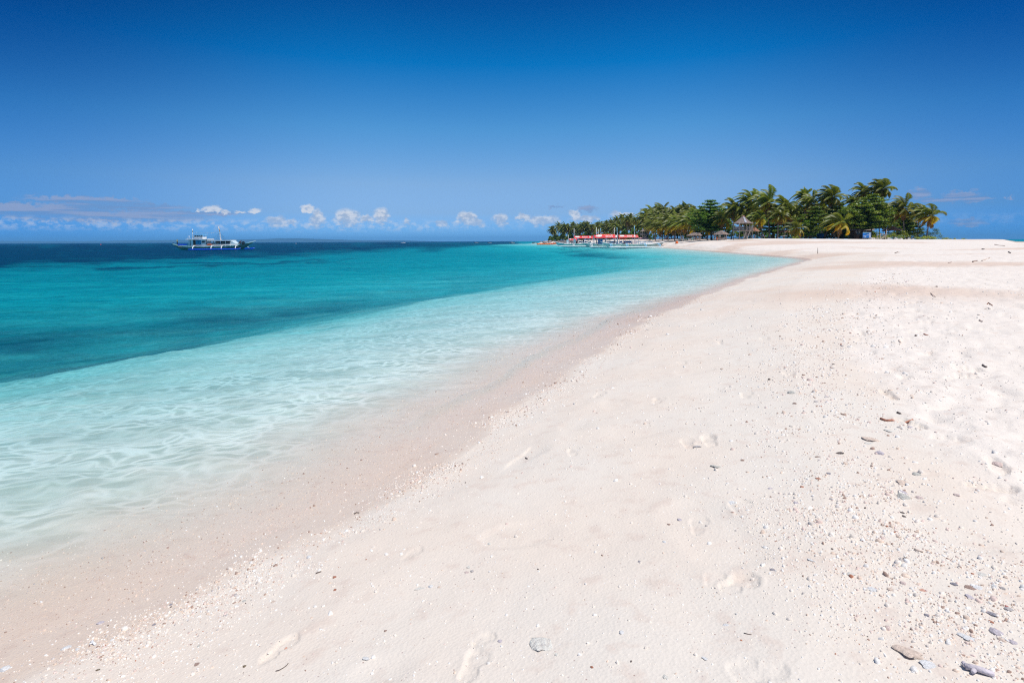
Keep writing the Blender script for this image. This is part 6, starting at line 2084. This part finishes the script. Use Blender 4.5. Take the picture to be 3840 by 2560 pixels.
def build_rubble():
    """crushed shell and coral strewn over the sand: far too much of it to count"""
    rg = np.random.default_rng(11)
    N0 = 700000
    # world positions, denser where they are near enough to show
    r = 1.9 * (30 / 1.9) ** rg.random(N0)
    a = np.radians(rg.uniform(-50, 50, N0))
    x = r * np.sin(a); y = r * np.cos(a)
    z, s, beds, tramp = terrain(x, y)
    # density
    n1 = fbm(x * 1.2, y * 1.2, 401, 4); n2 = fbm(x * 5, y * 5, 411, 3)
    clump = sstep(-.05, .22, n1 + .6 * n2)
    wr = np.exp(-((s - .62 + .25 * n1) / .30) ** 2) * (s > .1)
    xb = np.interp(y, [0, 3.3, 4.4, 6.4, 12, 25, 60], [2.9, 2.9, 3.1, 4.0, 7.0, 15.5, 40])
    gb = np.exp(-((x - xb + .75 - .1 * (y - 4)) / (.55 + .05 * y)) ** 2)
    patch = np.exp(-(((x + .36) / .35) ** 2 + ((y - 2.15) / .28) ** 2))
    low = np.exp(-(((x - 2.0) / .45) ** 2 + ((y - 2.55) / .55) ** 2))
    cc = np.exp(-(((x - 2.25) / .45) ** 2 + ((y - 3.35) / .28) ** 2))
    den = .020 + .050 * clump + .70 * wr * (.25 + .75 * clump) + .27 * gb * (.3 + .7 * clump) + .8 * patch * clump + .26 * low * clump + .8 * cc * clump
    den += .035 * tramp * clump
    den *= (s > .12)
    keep = rg.random(N0) < den * np.clip(1.4 - r / 30, .3, 1)
    keep2 = (s > -1.8) & (s <= .12) & (rg.random(N0) < .30 * sstep(-1.8, -.6, s))
    k = keep | keep2
    x, y, z, r, s = x[k], y[k], z[k], r[k], s[k]
    z = add_prints(x, y, z)
    n = len(x)
    size = np.clip(rg.lognormal(math.log(.0029), .5, n), .0016, .014) * np.clip(.55 + .20 * r, 1, 3.4) * (1 + .2 * gb[k]) * np.where(s < .12, .62, 1)
    pal = np.array([TINTS[t] for t in ('white', 'white', 'cream', 'cream', 'cream', 'pink', 'tan', 'grey', 'brown', 'redbrown', 'dark')])
    pr = np.array([.24, .18, .21, .15, .09, .06, .05, .018, .006, .006, .003])
    ci = rg.choice(len(pal), n, p=pr / pr.sum())
    gbk = gb[k]
    ci = np.where((rg.random(n) < .26 * gbk), rg.choice([5, 5, 6, 6, 8], n), ci)
    wk = wr[k]
    ci = np.where((rg.random(n) < .55 * wk), rg.choice([2, 5, 6, 6, 7, 8], n), ci)
    ci = np.where((s < .15) & (rg.random(n) < .8), rg.choice([5, 6, 6, 7, 8], n), ci)
    colr = pal[ci] * rg.uniform(.85, 1.08, (n, 1))
    m = 5
    th = rg.uniform(0, 6.28, (n, 1)) + np.arange(m) * 2 * np.pi / m + rg.uniform(-.35, .35, (n, m))
    rad = size[:, None] * rg.uniform(.65, 1.2, (n, m))
    el = rg.uniform(.45, 1.0, (n, 1)); ha = rg.uniform(0, 6.28, (n, 1))
    ux = rad * np.cos(th); uy = rad * np.sin(th) * el
    X = ux * np.cos(ha) - uy * np.sin(ha); Y = ux * np.sin(ha) + uy * np.cos(ha)
    h = size * rg.uniform(.22, .75, n)
    tx = rg.uniform(-.35, .35, (n, 1)); ty = rg.uniform(-.35, .35, (n, 1))
    bot = np.stack([x[:, None] + X, y[:, None] + Y, np.repeat((z - .3 * h)[:, None], m, 1)], -1)
    tz = (z + h)[:, None] + tx * X + ty * Y
    tz = np.maximum(tz, (z + .1 * h)[:, None])
    top = np.stack([x[:, None] + X * .82, y[:, None] + Y * .82, tz], -1)
    co = np.concatenate([bot, top], 1).reshape(-1, 3).astype(np.float32)
    base = (np.arange(n) * 2 * m)[:, None]
    j = np.arange(m); j2 = (j + 1) % m
    q = np.stack([base + j, base + j2, base + m + j2, base + m + j], -1).reshape(-1, 4)
    t = base + m + j
    loops = np.concatenate([q.ravel(), t.ravel()]).astype(np.int32)
    ls = np.concatenate([np.arange(len(q)) * 4, len(q) * 4 + np.arange(n) * m]).astype(np.int32)
    me = bpy.data.meshes.new('coral_rubble')
    me.vertices.add(len(co)); me.vertices.foreach_set('co', co.ravel())
    me.loops.add(len(loops)); me.loops.foreach_set('vertex_index', loops)
    me.polygons.add(len(ls)); me.polygons.foreach_set('loop_start', ls)
    me.update(calc_edges=True)
    at = me.color_attributes.new('tint', 'FLOAT_COLOR', 'POINT')
    c4 = np.ones((len(co), 4), np.float32)
    c4[:, :3] = np.repeat(colr, 2 * m, 0)
    at.data.foreach_set('color', c4.ravel())
    me.materials.append(DEBRIS)
    o = bpy.data.objects.new('coral_rubble', me); col.objects.link(o)
    tag(o, 'crushed shell and coral strewn over the sand', 'coral rubble', kind='stuff')
    print('rubble', n)


build_stones()
build_rubble()
